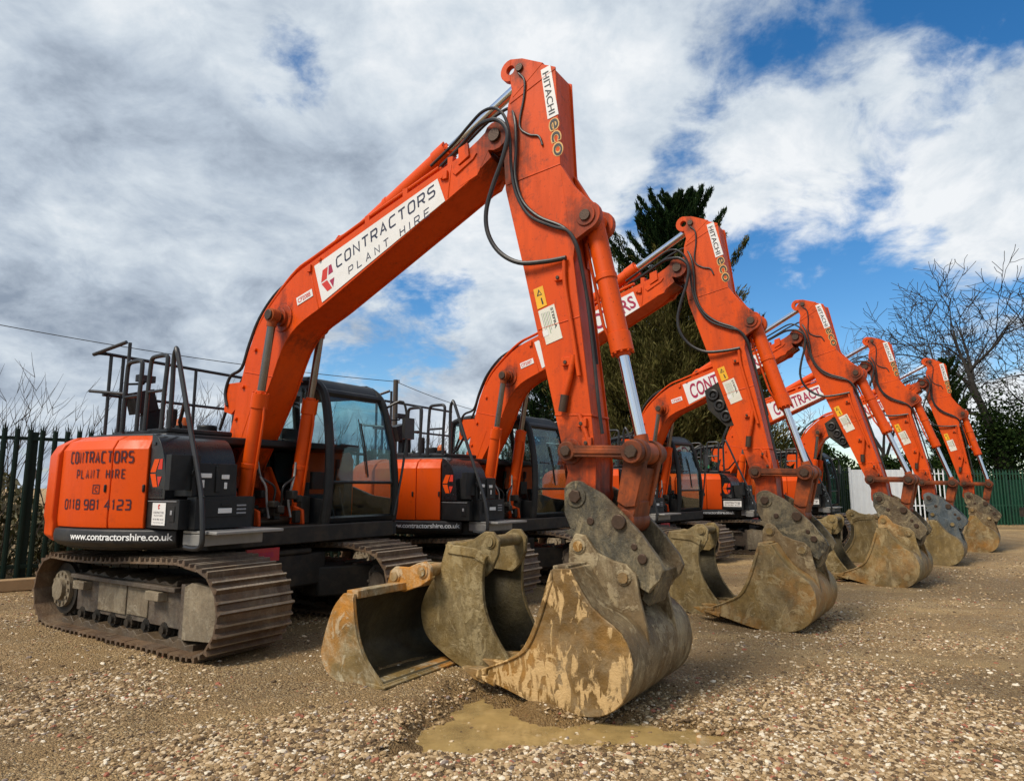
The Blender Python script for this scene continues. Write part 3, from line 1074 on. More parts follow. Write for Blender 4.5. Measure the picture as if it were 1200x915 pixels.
def aim(o, A, Q):
    """put object at A with local z toward Q (x-z plane, constant y)"""
    A = Vector(A); Q = Vector(Q)
    d = (Q - A)
    z = d.normalized()
    y = Vector((0, 1, 0))
    x = y.cross(z).normalized()
    y = z.cross(x)
    o.matrix_local = Matrix.Translation(A) @ Matrix((x, y, z)).transposed().to_4x4()
    return d.length


def swing(o, old, new, ang):
    """pose a part drawn in the first machine's pose: turn by ang (x->z) about old pivot, moved to new pivot"""
    M = Matrix.Translation((new.x, 0, new.y)) @ Matrix.Rotation(-ang, 4, 'Y') @ Matrix.Translation((-old.x, 0, -old.y))
    o.matrix_local = M


# ---- track
def track_path():
    pts = []
    pts += [(x, .045) for x in np.linspace(-.85, 1.72, 24)]
    pts += arc(1.72, .40, .355, -90, 85, 16)[1:]
    pts += [(1.45, .79), (1.22, .785), (.8, .765), (.35, .735), (-.1, .715), (-.5, .715)]
    pts += arc(-.85, .385, .34, 90, 268, 16)
    P = np.array(pts)
    seg = np.linalg.norm(np.roll(P, -1, 0) - P, axis=1)
    return P, seg


def track_belt():
    P, seg = track_path()
    L = seg.sum()
    cum = np.concatenate([[0], np.cumsum(seg)])
    PP = np.vstack([P, P[:1]])
    n = 42
    pitch = L / n
    m = MB()

    def at(s):
        s %= L
        return Vector((np.interp(s, cum, PP[:, 0]), np.interp(s, cum, PP[:, 1])))
    for k in range(n):
        a, b = at(k * pitch), at((k + .97) * pitch)
        c = (a + b) / 2
        d = (b - a).normalized()
        o = Vector((d.y, -d.x))       # outward (path runs counter-clockwise)
        jit = random.uniform(-.004, .004)
        h = (b - a).length / 2 + .008

        def q(s, t):
            p = c + d * s + o * (t + jit)
            return (p.x, p.y)
        prof = [q(-h, -.012), q(-h, .008), q(-h + .012, .046), q(-h + .030, .046), q(-h + .044, .010), q(-.004, .008), q(.004, .038), q(.020, .038), q(.030, .008), q(h, .004), q(h, -.012)]
        base_f = len(m.f)
        m.prism(prof, -.37, .37, 0)
        for fi in range(base_f + 2, len(m.f)):
            vs = [m.v[q_] for q_ in m.f[fi]]
            mid = Vector((sum(v_[0] for v_ in vs) / 4, sum(v_[2] for v_ in vs) / 4))
            if (mid - c).dot(o) > .034 + jit:
                m.mi[fi] = 2
        # link pads inside
        m.prism([q(-h, -.012), q(h, -.012), q(h - .02, -.075), q(-h + .02, -.075)], -.10, -.05, 1)
        m.prism([q(-h, -.012), q(h, -.012), q(h - .02, -.075), q(-h + .02, -.075)], .05, .10, 1)
    return m.mesh('track', ['track_steel', 'dark_iron', 'grouser_worn'], 30)


def track_frame():
    m = MB()
    m.prism([(-.55, .20), (-.55, .50), (-.35, .56), (1.25, .56), (1.38, .50), (1.40, .20)], -.22, .22, 0)
    m.box((-.50, -.30, .42), (-.28, -.2, .50), 1)
    m.box((-.10, -.235, .24), (.42, -.215, .53), 1)
    m.box((.44, -.232, .25), (.80, -.212, .51), 1)
    m.box((.88, -.31, .43), (1.10, -.2, .51), 1)
    m.box((-.6, -.28, .52), (1.3, .24, .56), 0)
    m.prism([(1.42, .13), (1.42, .58), (1.52, .62), (1.80, .60), (1.90, .45), (1.88, .16)], -.26, -.2, 1)
    m.box((1.37, -.26, .14), (1.43, .2, .60), 0)
    rr = random.Random(9)
    topm = [(x, .085 + rr.uniform(0, .06)) for x in np.linspace(-.75, 1.6, 40)]
    m.prism([(-.75, .05)] + topm + [(1.6, .05)], -.26, .18, 2)
    topm = [(x, .56 + rr.uniform(0, .05)) for x in np.linspace(-.5, 1.2, 30)]
    m.prism([(-.5, .55)] + topm + [(1.2, .55)], -.20, .15, 2)
    return m.mesh('track_frame', ['frame_mud', 'pale_cover', 'wet_mud'], 30)


def wheel_mesh(name, r, w, mats, teeth=0):
    m = MB()
    m.cyl((0, -w, 0), (0, w, 0), r, 28, 0)
    m.cyl((0, -w - .04, 0), (0, -w, 0), r * .72, 24, 1)
    m.cyl((0, -w - .08, 0), (0, -w - .04, 0), r * .42, 20, 1)
    for k in range(teeth):
        a = 2 * math.pi * k / teeth
        m.box((r * math.cos(a) - .03, -w * .5, r * math.sin(a) - .03), (r * math.cos(a) + .03, w * .5, r * math.sin(a) + .03), 0)
    for k in range(12):
        a = 2 * math.pi * k / 12
        m.bolt(r * .6 * math.cos(a), -w - .055, -w - .04, r * .6 * math.sin(a), .018, 6, 1)
    return m.mesh(name, mats, 30)


def car_body():
    m = MB()
    m.prism_z([(-.55, -.55), (.0, -.7), (.95, -.62), (1.25, -.5), (1.25, .5), (.95, .62), (0, .7), (-.55, .55)], .40, .74, 0)
    for s in (-1, 1):
        for x0, x1 in ((1.0, 1.25), (-.35, -.55)):
            # arched legs to the track frames
            P = [(x0, s * .4), (x1, s * .4), (x1 + (.35 if x0 > 0 else -.1), s * 1.0), (x0 - .15 if x0 > 0 else x0 + .3, s * 1.0)]
            m.prism_z(P, .26, .58, 0)
    m.lathe_z([(0.0, .74), (.66, .74), (.66, .84), (.0, .84)], 0, 360, 36, 0, closed=False)
    m.box((1.0, -.28, .74), (1.28, .28, .80), 0)
    return m.mesh('undercarriage', 'dark_iron', 30)


# ---- upper structure
def revolving_frame():
    m = MB()
    poly = [(1.36, -1.0), (1.36, 1.45), (.2, 1.45)] + [(1.5 * math.cos(R(a)), 1.5 * math.sin(R(a))) for a in range(100, 300, 10)] + [(.8, -1.2)]
    m.prism_z(poly, .86, 1.04, 0)
    m.box((.2, -.42, 1.04), (1.05, -.30, 1.35), 0)
    m.box((.2, .30, 1.04), (1.05, .42, 1.35), 0)
    m.prism([(.1, 1.04), (.12, 1.66), (.5, 1.68), (.75, 1.30), (1.1, 1.2), (1.12, 1.04)], -.30, -.265, 1)
    m.prism([(.1, 1.04), (.12, 1.66), (.5, 1.68), (.75, 1.30), (1.1, 1.2), (1.12, 1.04)], .265, .30, 1)
    m.bolt(.87, -.44, .44, 1.08, .05, 14, 2)
    m.bolt(.36, -.34, .34, 1.52, .06, 14, 2)
    # valve block clutter under the boom foot
    rr = random.Random(4)
    for k in range(16):
        x, y, z = rr.uniform(.6, 1.15), rr.uniform(-.22, .22), rr.uniform(1.05, 1.35)
        m.box((x, y, z), (x + rr.uniform(.05, .14), y + rr.uniform(.04, .1), z + rr.uniform(.05, .16)), 0)
    # floor plate behind the boom
    m.box((-.55, -.5, 1.04), (.15, .42, 1.9), 0)
    return m.mesh('revolving_frame', ['dark_iron', 'orange_worn', 'pin_steel'], 30)


def counterweight_mesh():
    m = MB()
    rim = [(1.665, 1.10), (1.68, 1.16), (1.67, 1.76), (1.62, 1.86), (1.50, 1.935), (1.30, 1.965), (.9, 1.965), (.9, 1.05), (1.3, .92), (1.6, .92), (1.665, .98)]
    m.lathe_z(rim, -97, -263, 40)
    return m.mesh('counterweight', 'orange_paint', 30)


def side_door_mesh(a0, a1):
    m = MB()
    p = [(1.622, 1.07), (1.632, 1.14), (1.628, 1.80), (1.575, 1.885), (1.46, 1.935), (1.25, 1.95), (1.0, 1.95), (1.0, 1.07)]
    m.lathe_z(p, a0, a1, max(4, int(abs(a1 - a0) / 3)))
    for aa in (a0 + (a1 - a0) * .06,):
        for z in (1.40,):
            x, y = 1.632 * math.cos(R(aa)), 1.632 * math.sin(R(aa))
            m.box((x - .012, y - .012, z), (x + .012, y + .012, z + .07), 1)
    am = (a0 + a1) / 2
    return m.mesh('engine_door', ['orange_paint', 'black_panel'], 30)


def skirt_mesh():
    m = MB()
    p = [(1.60, .90), (1.648, .94), (1.655, 1.0), (1.645, 1.055), (1.60, 1.066), (1.3, 1.066), (1.3, .88), (1.5, .88)]
    m.lathe_z(p, -46, -96.6, 20)
    return m.mesh('skirt', 'skirt_grey', 30)


def cowl_mesh():
    m = MB()
    c = catmull([(.90, 1.945), (1.0, 1.90), (1.09, 1.79), (1.15, 1.62), (1.175, 1.40)], 4)
    m.prism([(.90, 1.34)] + c + [(1.175, 1.34)], -1.345, -.98, 0)
    m.prism([(.90, 1.34)] + [(x - .02, z - .012) for x, z in c] + [(1.155, 1.34)], -.98, -.60, 0)
    for k in range(6):
        m.box((.94, -1.352, 1.365 + k * .012), (1.13, -1.344, 1.371 + k * .012), 0)
    m.box((.93, -1.354, 1.83), (.98, -1.345, 1.86), 0)
    return m.mesh('side_cowl', 'black_gloss', 40)


def toolbox_mesh(kind):
    m = MB()
    if kind == 'upper':
        m.box((1.16, -1.26, 1.365), (1.46, -.82, 1.66), 0)
        m.box((1.462, -1.20, 1.53), (1.468, -1.08, 1.57), 1)
        m.box((1.462, -1.20, 1.44), (1.468, -1.15, 1.51), 1)
        m.box((1.462, -.98, 1.52), (1.468, -.90, 1.56), 1)
        m.box((1.462, -.95, 1.43), (1.468, -.92, 1.49), 1)
        m.box((1.462, -1.04, 1.40), (1.475, -1.0, 1.64), 0)
    else:
        m.box((.87, -1.335, 1.075), (1.40, -.70, 1.335), 0)
        m.box((1.36, -1.24, 1.075), (1.50, -.66, 1.36), 0)
        m.box((1.502, -1.16, 1.18), (1.512, -.72, 1.33), 0)
        m.box((1.514, -1.03, 1.21), (1.518, -.89, 1.255), 1)
        for k in range(3):
            m.box((1.514, -.84, 1.20 + k * .035), (1.518, -.74, 1.215 + k * .035), 2)
        m.box((1.514, -1.0, 1.275), (1.52, -.9, 1.30), 0)
        m.box((1.25, -1.341, 1.14), (1.34, -1.334, 1.28), 0)
        m.box((.90, -1.341, 1.315), (1.36, -1.333, 1.322), 2)
        m.box((1.28, -1.346, 1.20), (1.31, -1.338, 1.24), 2)
    return m.mesh('toolbox_' + kind, ['black_panel', 'white_vinyl', 'ink_grey'], 30)


def deck_mesh():
    m = MB()
    m.prism_z([(.88, -1.2), (.88, 1.3), (.2, 1.42)] + [(1.4 * math.cos(R(a)), 1.4 * math.sin(R(a))) for a in range(100, 300, 10)], 1.88, 1.962, 0)
    m.box((-1.05, -.75, 1.962), (-.25, .6, 2.08), 0)
    m.box((-.2, -.85, 1.962), (.35, -.30, 2.05), 0)
    m.box((.35, -1.15, 1.962), (.82, -.45, 2.02), 0)
    m.cyl((-.35, -.45, 2.05), (-.35, -.45, 2.34), .055, 16, 0)
    m.cyl((-.75, .25, 2.08), (-.75, .25, 2.22), .12, 20, 0)
    return m.mesh('engine_deck', 'black_panel', 30)


def tube_obj(name, paths, r, mat, parent, seg=10):
    m = MB()
    for p in paths:
        m.tube(p, r, seg)
    return link(name, m.mesh(name, mat), parent)


def loop(x0, x1, y, z0, z1, lean=0):
    k = .07
    return catmull([(x0, y, z0), (x0 + lean * .3, y, (z0 + z1) / 2), (x0 + lean, y, z1 - k), (x0 + lean + .02, y, z1 - .015), (x0 + lean + k, y, z1), (x1 + lean - k, y, z1), (x1 + lean - .02, y, z1 - .015),
                    (x1 + lean, y, z1 - k), (x1 + lean * .3, y, (z0 + z1) / 2), (x1, y, z0)], 3)


# ---- cab
CX0, CX1, CY0, CY1 = -.50, 1.24, .43, 1.60


def yl(z):
    """outer (door) side of the cab leans in towards the roof"""
    return CY1 - .17 * max(0, min(1, (z - 1.3) / 1.3)) ** 1.3


def cab_frame_mesh():
    m = MB()
    # base / floor tub
    m.prism([(CX0, .86), (CX0, 1.05), (1.22, 1.05), (1.27, 1.02), (1.27, .87), (1.20, .84)], CY0, CY1, 0)
    # lower front and side skins up to sill
    m.prism([(1.16, 1.05), (1.262, 1.05), (1.285, 1.10), (1.23, 1.12)], CY0 + .01, CY1 - .01, 0)
    # pillars as swept tubes
    for side in (0, 1):
        Y = (lambda z: CY0 + .045) if side == 0 else (lambda z: yl(z) - .045)
        A = [(x, Y(z), z) for x, z in [(1.235, 1.04), (1.275, 1.35), (1.27, 1.9), (1.18, 2.42), (1.07, 2.60), (.90, 2.68)]]
        m.tube(catmull(A, 4), .052, 8)
        m.tube(catmull([(x, Y(z), z) for x, z in [(.90, 2.68), (.2, 2.72), (-.35, 2.68), (-.47, 2.55), (-.49, 2.0), (-.47, 1.04)]], 4), .055, 8)
        m.tube([(.18, Y(1.04), 1.04), (.17, Y(1.8), 1.8), (.14, Y(2.68), 2.68)], .04, 8)
        y = Y(1.3)
        m.box((CX0 + .03, y - .03, 1.04), (.18, y + .03, 1.62), 0)
        m.prism([(.2, 1.04), (1.24, 1.04), (1.265, 1.30), (.9, 1.34), (.5, 1.46), (.2, 1.5)], y - .02, y + .02, 0)
    # roof
    rp = catmull([(1.14, 2.56), (1.06, 2.655), (.9, 2.72), (.2, 2.765), (-.35, 2.735), (-.47, 2.64)], 3)
    m.prism(rp + [(-.44, 2.60), (1.08, 2.55)], CY0 + .03, yl(2.65) - .03, 1)
    # front cross bars
    m.tube([(1.290, CY0 + .06, 1.50), (1.290, yl(1.5) - .06, 1.50)], .018, 8)
    m.tube([(1.13, CY0 + .06, 2.53), (1.13, yl(2.53) - .06, 2.53)], .05, 8)
    m.tube([(-.48, CY0 + .06, 1.45), (-.48, yl(1.5) - .06, 1.45)], .04, 8)
    m.box((CX0, CY0 + .03, 1.05), (CX0 + .05, CY1 - .03, 1.45), 0)
    # grey stickers on the corner
    m.box((1.272, CY0 + .03, .93), (1.276, CY0 + .14, 1.0), 2)
    m.box((1.20, CY0 - .004, .93), (1.24, CY0 - .001, 1.0), 2)
    return m.mesh('cab_frame', ['black_panel', 'black_panel', 'ink_grey'], 35)


def pane(name, quads, mat):
    m = MB()
    for q in quads:
        n = (Vector(q[1]) - Vector(q[0])).cross(Vector(q[-1]) - Vector(q[0])).normalized() * .006
        k = len(q)
        v = [tuple(Vector(p)) for p in q] + [tuple(Vector(p) + n) for p in q]
        m.add(v, [tuple(range(k)), tuple(range(2 * k - 1, k - 1, -1))] + [(i, k + i, k + (i + 1) % k, (i + 1) % k) for i in range(k)])
    return m.mesh(name, mat, 0)


def windscreen_mesh():
    y0 = CY0 + .08
    rows = [(1.287, 1.515), (1.284, 1.9), (1.205, 2.36), (1.15, 2.50)]
    return pane('windscreen', [[(a[0], y0, a[1]), (a[0], yl(a[1]) - .08, a[1]), (b[0], yl(b[1]) - .08, b[1]), (b[0], y0, b[1])] for a, b in zip(rows, rows[1:])], 'tint_glass')


def lower_screen_mesh():
    y0, y1 = CY0 + .08, CY1 - .08
    return pane('lower_screen', [[(1.27, y0, 1.12), (1.27, y1, 1.12), (1.283, y1, 1.5), (1.283, y0, 1.5)]], 'cab_glass')


def side_glass_mesh(y):
    return pane('side_window', [[(.22, y, 1.5), (.5, y, 1.46), (.9, y, 1.34), (1.245, y, 1.31), (1.25, y, 1.9), (1.14, y, 2.42), (1.04, y, 2.58), (.18, y, 2.66)],
                                [(-.45, y, 1.64), (.12, y, 1.64), (.1, y, 2.66), (-.36, y, 2.64), (-.44, y, 2.55)]], 'cab_glass')


def seat_mesh():
    m = MB()
    m.box((.0, .72, 1.22), (.50, 1.22, 1.36), 0)
    m.box((-.12, .70, 1.34), (.04, 1.24, 2.0), 0, Matrix.Rotation(-.14, 3, 'Y'))
    m.box((-.16, .84, 2.0), (-.04, 1.10, 2.2), 0)
    m.box((.05, .78, 1.05), (.45, 1.16, 1.22), 1)
    for s in (.62, 1.22):
        m.box((.1, s, 1.36), (.52, s + .12, 1.5), 1)
        m.tube([(.48, s + .06, 1.5), (.52, s + .06, 1.72)], .016, 8, 1)
        m.cyl((.52, s + .06, 1.68), (.53, s + .06, 1.80), .03, 10, 1)
    for s in (.88, 1.04):
        m.tube([(.95, s, 1.05), (.85, s, 1.35), (.82, s, 1.45)], .014, 8, 1)
    m.box((-.42, .60, 1.06), (-.14, 1.35, 1.72), 1)
    m.box((.1, .56, 1.06), (.7, .70, 1.50), 1)
    m.box((.1, 1.24, 1.06), (.7, 1.38, 1.50), 1)
    # monitor
    m.box((.95, .48, 1.42), (1.0, .66, 1.62), 1)
    return m.mesh('operator_seat', ['seat_fabric', 'black_panel'], 35)


def wiper_mesh():
    m = MB()
    m.tube([(1.30, 1.06, 1.56), (1.285, 1.0, 1.95), (1.25, .96, 2.2)], .010, 6)
    m.tube([(1.295, 1.03, 1.6), (1.285, .97, 1.95), (1.24, .93, 2.25)], .006, 6)
    m.tube([(1.29, .62, 1.93), (1.285, .9, 1.92)], .010, 6)
    return m.mesh('wiper', 'rail_black')


def hitch_mesh(mat):
    m = MB()
    pl = arc(4.76, 1.38, .115, 150, 50, 6) + [(4.97, 1.40), (5.10, 1.29), (5.27, 1.12), (5.40, .95), (5.43, .88), (5.40, .81), (5.33, .745), (5.10, .87), (4.86, 1.03), (4.72, 1.12), (4.66, 1.25)]
    for s in (-1, 1):
        m.prism(pl, s * .225, s * .18, 0)
        m.bolt(4.76, s * .22, s * .235, 1.38, .085, 22, 0)
        m.bolt(4.76, s * .23, s * .256, 1.38, .052, 6, 1)
        m.bolt(5.11, s * .22, s * .25, 1.20, .054, 20, 1)
        m.bolt(4.88, s * .225, s * .235, 1.20, .03, 14, 1)
        m.bolt(5.28, s * .225, s * .24, .95, .036, 14, 1)
        m.bolt(5.22, s * .225, s * .235, 1.03, .025, 12, 1)
        # lower flange
        m.prism([(4.66, 1.12), (4.72, 1.14), (5.10, .90), (5.34, .755), (5.32, .72), (5.08, .84), (4.84, 1.0)], s * .235, s * .17, 0)
    # cross web and hooks
    m.prism([(4.74, 1.10), (4.90, 1.12), (5.20, .98), (5.38, .86), (5.36, .80), (5.10, .90), (4.84, 1.05)], -.18, .18, 0)
    m.prism([(5.20, .92), (5.28, .95), (5.36, .80), (5.33, .70), (5.29, .62), (5.24, .66), (5.26, .74), (5.16, .80)], -.16, .16, 0)
    m.prism([(4.70, 1.08), (4.85, 1.02), (4.84, .94), (4.76, .93), (4.73, 1.0)], -.16, .16, 0)
    m.cyl((5.12, -.1, 1.02), (5.12, .1, 1.02), .06, 12, 1)
    m.tube([(4.95, -.1, 1.28), (5.1, -.12, 1.08), (5.3, -.1, .98)], .018, 8, 1)
    return m.mesh('quick_hitch', [mat, 'pin_steel'], 30)


def idler_link_mesh():
    # from idler pin at origin to +z length .54
    m = MB()
    L = .535
    for s in (-1, 1):
        m.cyl((0, s * .19, 0), (0, s * .245, 0), .075, 20)
        m.cyl((0, s * .19, L), (0, s * .255, L), .085, 20)
        m.box((-.045, s * .20, .04), (.045, s * .238, L - .04))
        m.box((-.02, s * .236, .06), (.02, s * .25, L - .06))
        m.cyl((0, s * .245, 0), (0, s * .268, 0), .045, 6, 1)
        m.cyl((0, s * .255, L), (0, s * .275, L), .052, 6, 1)
    return m.mesh('idler_link', ['orange_link', 'pin_steel'], 30)


def bucket_link_mesh():
    m = MB()
    L = .49
    for s in (-1, 1):
        m.cyl((0, s * .10, 0), (0, s * .185, 0), .095, 22)
        m.prism([(-.085, .0), (.085, .0), (.075, L * .75), (.0, L * .8), (-.075, L * .75)], s * .17, s * .105)
    m.box((-.06, -.11, .10), (.06, .11, L * .8))
    m.cyl((0, -.16, L), (0, .16, L), .085, 22)
    m.box((-.07, -.15, L * .68), (.07, .15, L))
    return m.mesh('bucket_link', 'orange_link', 30)


def xf_arm(i, pts):
    p = POSES[i]
    out = []
    for x, y, z in pts:
        q = p['P'] + rot2(Vector((x, z)) - P1, p['da'])
        out.append((q.x, y, q.y))
    return out


def xf_boom(i, pts):
    p = POSES[i]
    out = []
    for x, y, z in pts:
        q = F1 + rot2(Vector((x, z)) - F1, p['db'])
        out.append((q.x, y, q.y))
    return out


def side_map(y):
    return lambda x, z: (x, y, z)


def quad_map(o, ux, uy, y):
    """local (s,t) metres along ux, uy in the x-z plane at depth y"""
    ux = Vector(ux).normalized(); uy = Vector(uy).normalized()
    return lambda s, t: (o[0] + ux.x * s + uy.x * t, y, o[1] + ux.y * s + uy.y * t)


def name_board(kind):
    m = MB()
    y = -.2005
    q = [(1.69, 3.745), (3.345, 4.285), (3.44, 4.045), (1.835, 3.33)]
    m.prism(q, y, y - .004, 0)
    if kind == 'navy':
        mp = quad_map((2.03, 3.655), (1.327, .478), (-.478, 1.327), y - .0055)
        put_square(m, 'CONTRACTORS', mp, 1.38, .120, 1, .15, .40, .22)
        mp = quad_map((2.215, 3.555), (1.07, .40), (-.40, 1.07), y - .0055)
        put_square(m, 'PLANT HIRE', mp, 1.12, .085, 1, .13, .78, .22, .5)
        mp = quad_map((1.905, 3.57), (1, .36), (-.36, 1), y - .0055)
        logo_c(m, mp, 0, 0, .205, 2, 3)
    else:
        mp = quad_map((1.89, 3.43), (1.5, .605), (-.42, 1.4), y - .0055)
        # letters shrink gently toward the tip as the board does
        v, f, w = text_mesh('CONTRACTORS', .022, 1.0, .0)
        pts = []
        for px, py in v:
            s = px / w
            b = Vector((1.91, 3.43)).lerp(Vector((3.40, 4.075)), s)
            tt = Vector((1.82, 3.725)).lerp(Vector((3.325, 4.235)), s)
            k = b.lerp(tt, py)
            pts.append((k.x, y - .0055, k.y))
        m.add(pts, f, 4)
    return m.mesh('name_board', ['white_vinyl', 'ink_navy', 'ink_red', 'ink_crimson', 'ink_crimson'], 0)


def fleet_tag(num):
    m = MB()
    y = -.2005
    m.prism([(1.425, 3.44), (1.665, 3.505), (1.69, 3.425), (1.45, 3.355)], y, y - .004, 0)
    mp = quad_map((1.462, 3.378), (.24, .068), (-.068, .24), y - .0055)
    put_text(m, num, mp, .20, .05, 1, .015)
    return m.mesh('fleet_tag', ['white_vinyl', 'ink_red'], 0)


def maker_decal():
    m = MB()
    y = -.1557
    ux = Vector((.075, -.49)).normalized()
    uy = Vector((ux.y * -1, ux.x)) * 1.0      # up of the letters: toward +x
    m.prism([(4.44, 5.005), (4.535, 5.02), (4.61, 4.545), (4.505, 4.53)], y, y - .004, 0)
    mp = quad_map((4.458, 4.965), ux, uy, y - .0055)
    put_text(m, 'HITACHI', mp, .41, .058, 1, .012, 1.0)
    mp = quad_map((4.515, 4.52), ux, uy, y - .002)
    put_text(m, 'eco', mp, .36, .125, 2, .05, 1.08)
    mp = quad_map((4.519, 4.512), ux, uy, y - .004)
    put_text(m, 'eco', mp, .345, .118, 3, .008, 1.12)
    return m.mesh('maker_decal', ['white_vinyl', 'ink_black', 'ink_gold', 'ink_black'], 0)


def arm_stickers():
    m = MB()
    y = -.1557
    m.prism([(4.355, 3.065), (4.445, 3.085), (4.485, 2.915), (4.395, 2.89)], y, y - .004, 0)
    m.add([(4.39, y - .005, 3.0), (4.44, y - .005, 3.01), (4.405, y - .005, 3.06)], [(0, 1, 2)], 1)
    m.add([(4.405, y - .006, 3.01), (4.43, y - .006, 3.015), (4.412, y - .006, 3.04)], [(0, 1, 2)], 0)
    m.add([(4.44, y - .005, 2.925), (4.455, y - .005, 2.93), (4.435, y - .005, 2.985), (4.425, y - .005, 2.98)], [(0, 1, 2, 3)], 1)
    m.prism([(4.40, 2.875), (4.55, 2.915), (4.625, 2.625), (4.475, 2.585)], y, y - .004, 2)
    ux = Vector((.075, -.29)).normalized(); uy = Vector((-ux.y, ux.x))
    mp = quad_map((4.515, 2.885), ux, uy, y - .0055)
    put_text(m, 'STEFRA', mp, .18, .022, 1, .02)
    for k in range(6):
        mp = quad_map((4.50 - k * .014, 2.86 - k * .002), ux, uy, y - .0055)
        rect(m, mp, 0, 0, .13 + .06 * ((k * 7) % 3) / 2, .004, 4 if k % 2 else 3)
    mp = quad_map((4.44, 2.70), ux, uy, y - .0056)
    rect(m, mp, 0, 0, .05, .05, 5)
    return m.mesh('warning_sticker', ['yellow_vinyl', 'ink_black', 'cream_vinyl', 'ink_green', 'ink_grey', 'white_vinyl'], 0)


def cyl_map(Rr):
    return lambda a, z: (Rr * math.cos(R(a)), Rr * math.sin(R(a)), z)


def door_lettering(line):
    m = MB()
    Rr = 1.6345
    k = 180 / math.pi / Rr

    def mp0(a0, z0):
        return lambda s, t: (Rr * math.cos(R(a0 + s * k)), Rr * math.sin(R(a0 + s * k)), z0 + t)
    if line == 0:
        put_square(m, 'CONTRACTORS', mp0(-89.5, 1.668), .80, .115, 0, .13, .25)
    elif line == 1:
        put_square(m, 'PLANT HIRE', mp0(-85.0, 1.525), .60, .088, 0, .12, .38, 0, .5)
    elif line == 2:
        put_square(m, '0118 981 4123', mp0(-91.0, 1.235), .85, .10, 0, .15, .27, 0, .3)
    else:
        mp = mp0(-76.5, 1.385)
        for a in ((0, 0, .085, .008), (0, .077, .085, .085), (0, .009, .008, .076), (.077, .009, .085, .076)):
            rect(m, mp, *a, 0)
        put_text(m, 'C', mp, .035, .045, 0, .02, x0=.025, y0=.02)
    return m.mesh('door_lettering', ['ink_maroon'], 0)


def skirt_lettering():
    m = MB()
    v, f, w = text_mesh('www.contractorshire.co.uk', .015, .95)
    Rr = 1.659
    m.add([(Rr * math.cos(R(-84 + 37 * p[0] / w)), Rr * math.sin(R(-84 + 37 * p[0] / w)), .965 + p[1] * .062) for p in v], f)
    return m.mesh('skirt_lettering', 'ink_white', 0)


def cowl_badge():
    m = MB()
    y = -1.348
    mp = quad_map((1.015, 1.575), (1, 0), (0, 1), y)
    logo_c(m, mp, 0, 0, .205, 0, 1)
    return m.mesh('cowl_badge', ['orange_paint', 'ink_red'], 0)


def box_label():
    m = MB()
    y = -1.3385
    m.prism([(.985, 1.105), (1.20, 1.105), (1.20, 1.305), (.985, 1.305)], y, y - .003, 0)
    mp = side_map(y - .0045)
    logo_c(m, mp, 1.092, 1.27, .035, 1, 1)
    put_text(m, 'CONTRACTORS', mp, .17, .018, 2, .01, x0=1.007, y0=1.21)
    put_text(m, 'PLANT HIRE', mp, .14, .014, 2, .0, x0=1.022, y0=1.185)
    put_text(m, '0118 981 4123', mp, .17, .016, 2, .01, x0=1.007, y0=1.15)
    put_text(m, 'contractorshire.co.uk', mp, .17, .012, 2, .0, x0=1.007, y0=1.125)
    return m.mesh('box_label', ['white_vinyl', 'ink_red', 'ink_grey'], 0)


def cab_board():
    m = MB()
    x = 1.2725
    mp = lambda s, t: (x + .002, CY0 + .22 + s, .885 + t)
    rect(m, mp, 0, 0, .70, .12, 0)
    mp2 = lambda s, t: (x + .0035, CY0 + .22 + s, .885 + t)
    put_text(m, 'CONTRACTORS', mp2, .62, .05, 1, .02, x0=.04, y0=.045)
    put_text(m, 'PLANT HIRE', mp2, .4, .02, 1, .01, x0=.15, y0=.014)
    return m.mesh('cab_board', ['white_vinyl', 'ink_crimson'], 0)


def cowl_plate():
    m = MB()
    y = -1.3385
    m.prism([(.92, 1.14), (1.36, 1.14), (1.36, 1.28), (.92, 1.28)], y, y - .003, 0)
    mp = side_map(y - .0045)
    put_text(m, 'CONTRACTORS', mp, .38, .04, 1, .02, x0=.95, y0=1.215)
    put_text(m, '0118 981 4123', mp, .36, .03, 1, .01, x0=.95, y0=1.165)
    return m.mesh('phone_plate', ['white_vinyl', 'ink_maroon'], 0)


def hose_guard():
    m = MB()
    e = Vector((.235, -.972)); nl = Vector((-.972, -.235))
    a = Vector((4.34, 2.95)); b = a + e * .62
    poly = [a + e * .0, b, b + nl * .15 - e * .02, a + nl * .30 + e * .30, a + nl * .26 + e * .05]
    m.prism([tuple(p) for p in poly], .02, .06, 0)
    for k in range(3):
        c = a + e * (.15 + .16 * k) + nl * (.17 - .03 * k)
        m.tube([(c.x + .058 * math.cos(t_), .012, c.y + .058 * math.sin(t_)) for t_ in np.linspace(0, 2 * math.pi, 17)], .02, 8, 1)
        m.bolt(c.x, .0, .02, c.y, .025, 12, 1)
    return m.mesh('hose_guard', ['dark_iron', 'rubber'], 30)


TEETH_AT, TEETH_DIR = (4.19, .082), R(172)

LABELS = ['nearest orange excavator with navy letters on its boom, its blotched bucket by the puddle',
          'second orange excavator in the row, its muddy brown bucket just behind the puddle',
          'third excavator in the row, in front of the conifer, crimson letters on its boom board',
          'fourth excavator in the row, with a blue-grey hitch above its bucket',
          'farthest orange excavator, its bucket parked last in the row near the green fence']
TAGS = ['CP2088', 'CP2087', 'CP2085', 'CP2092', 'CP2090']


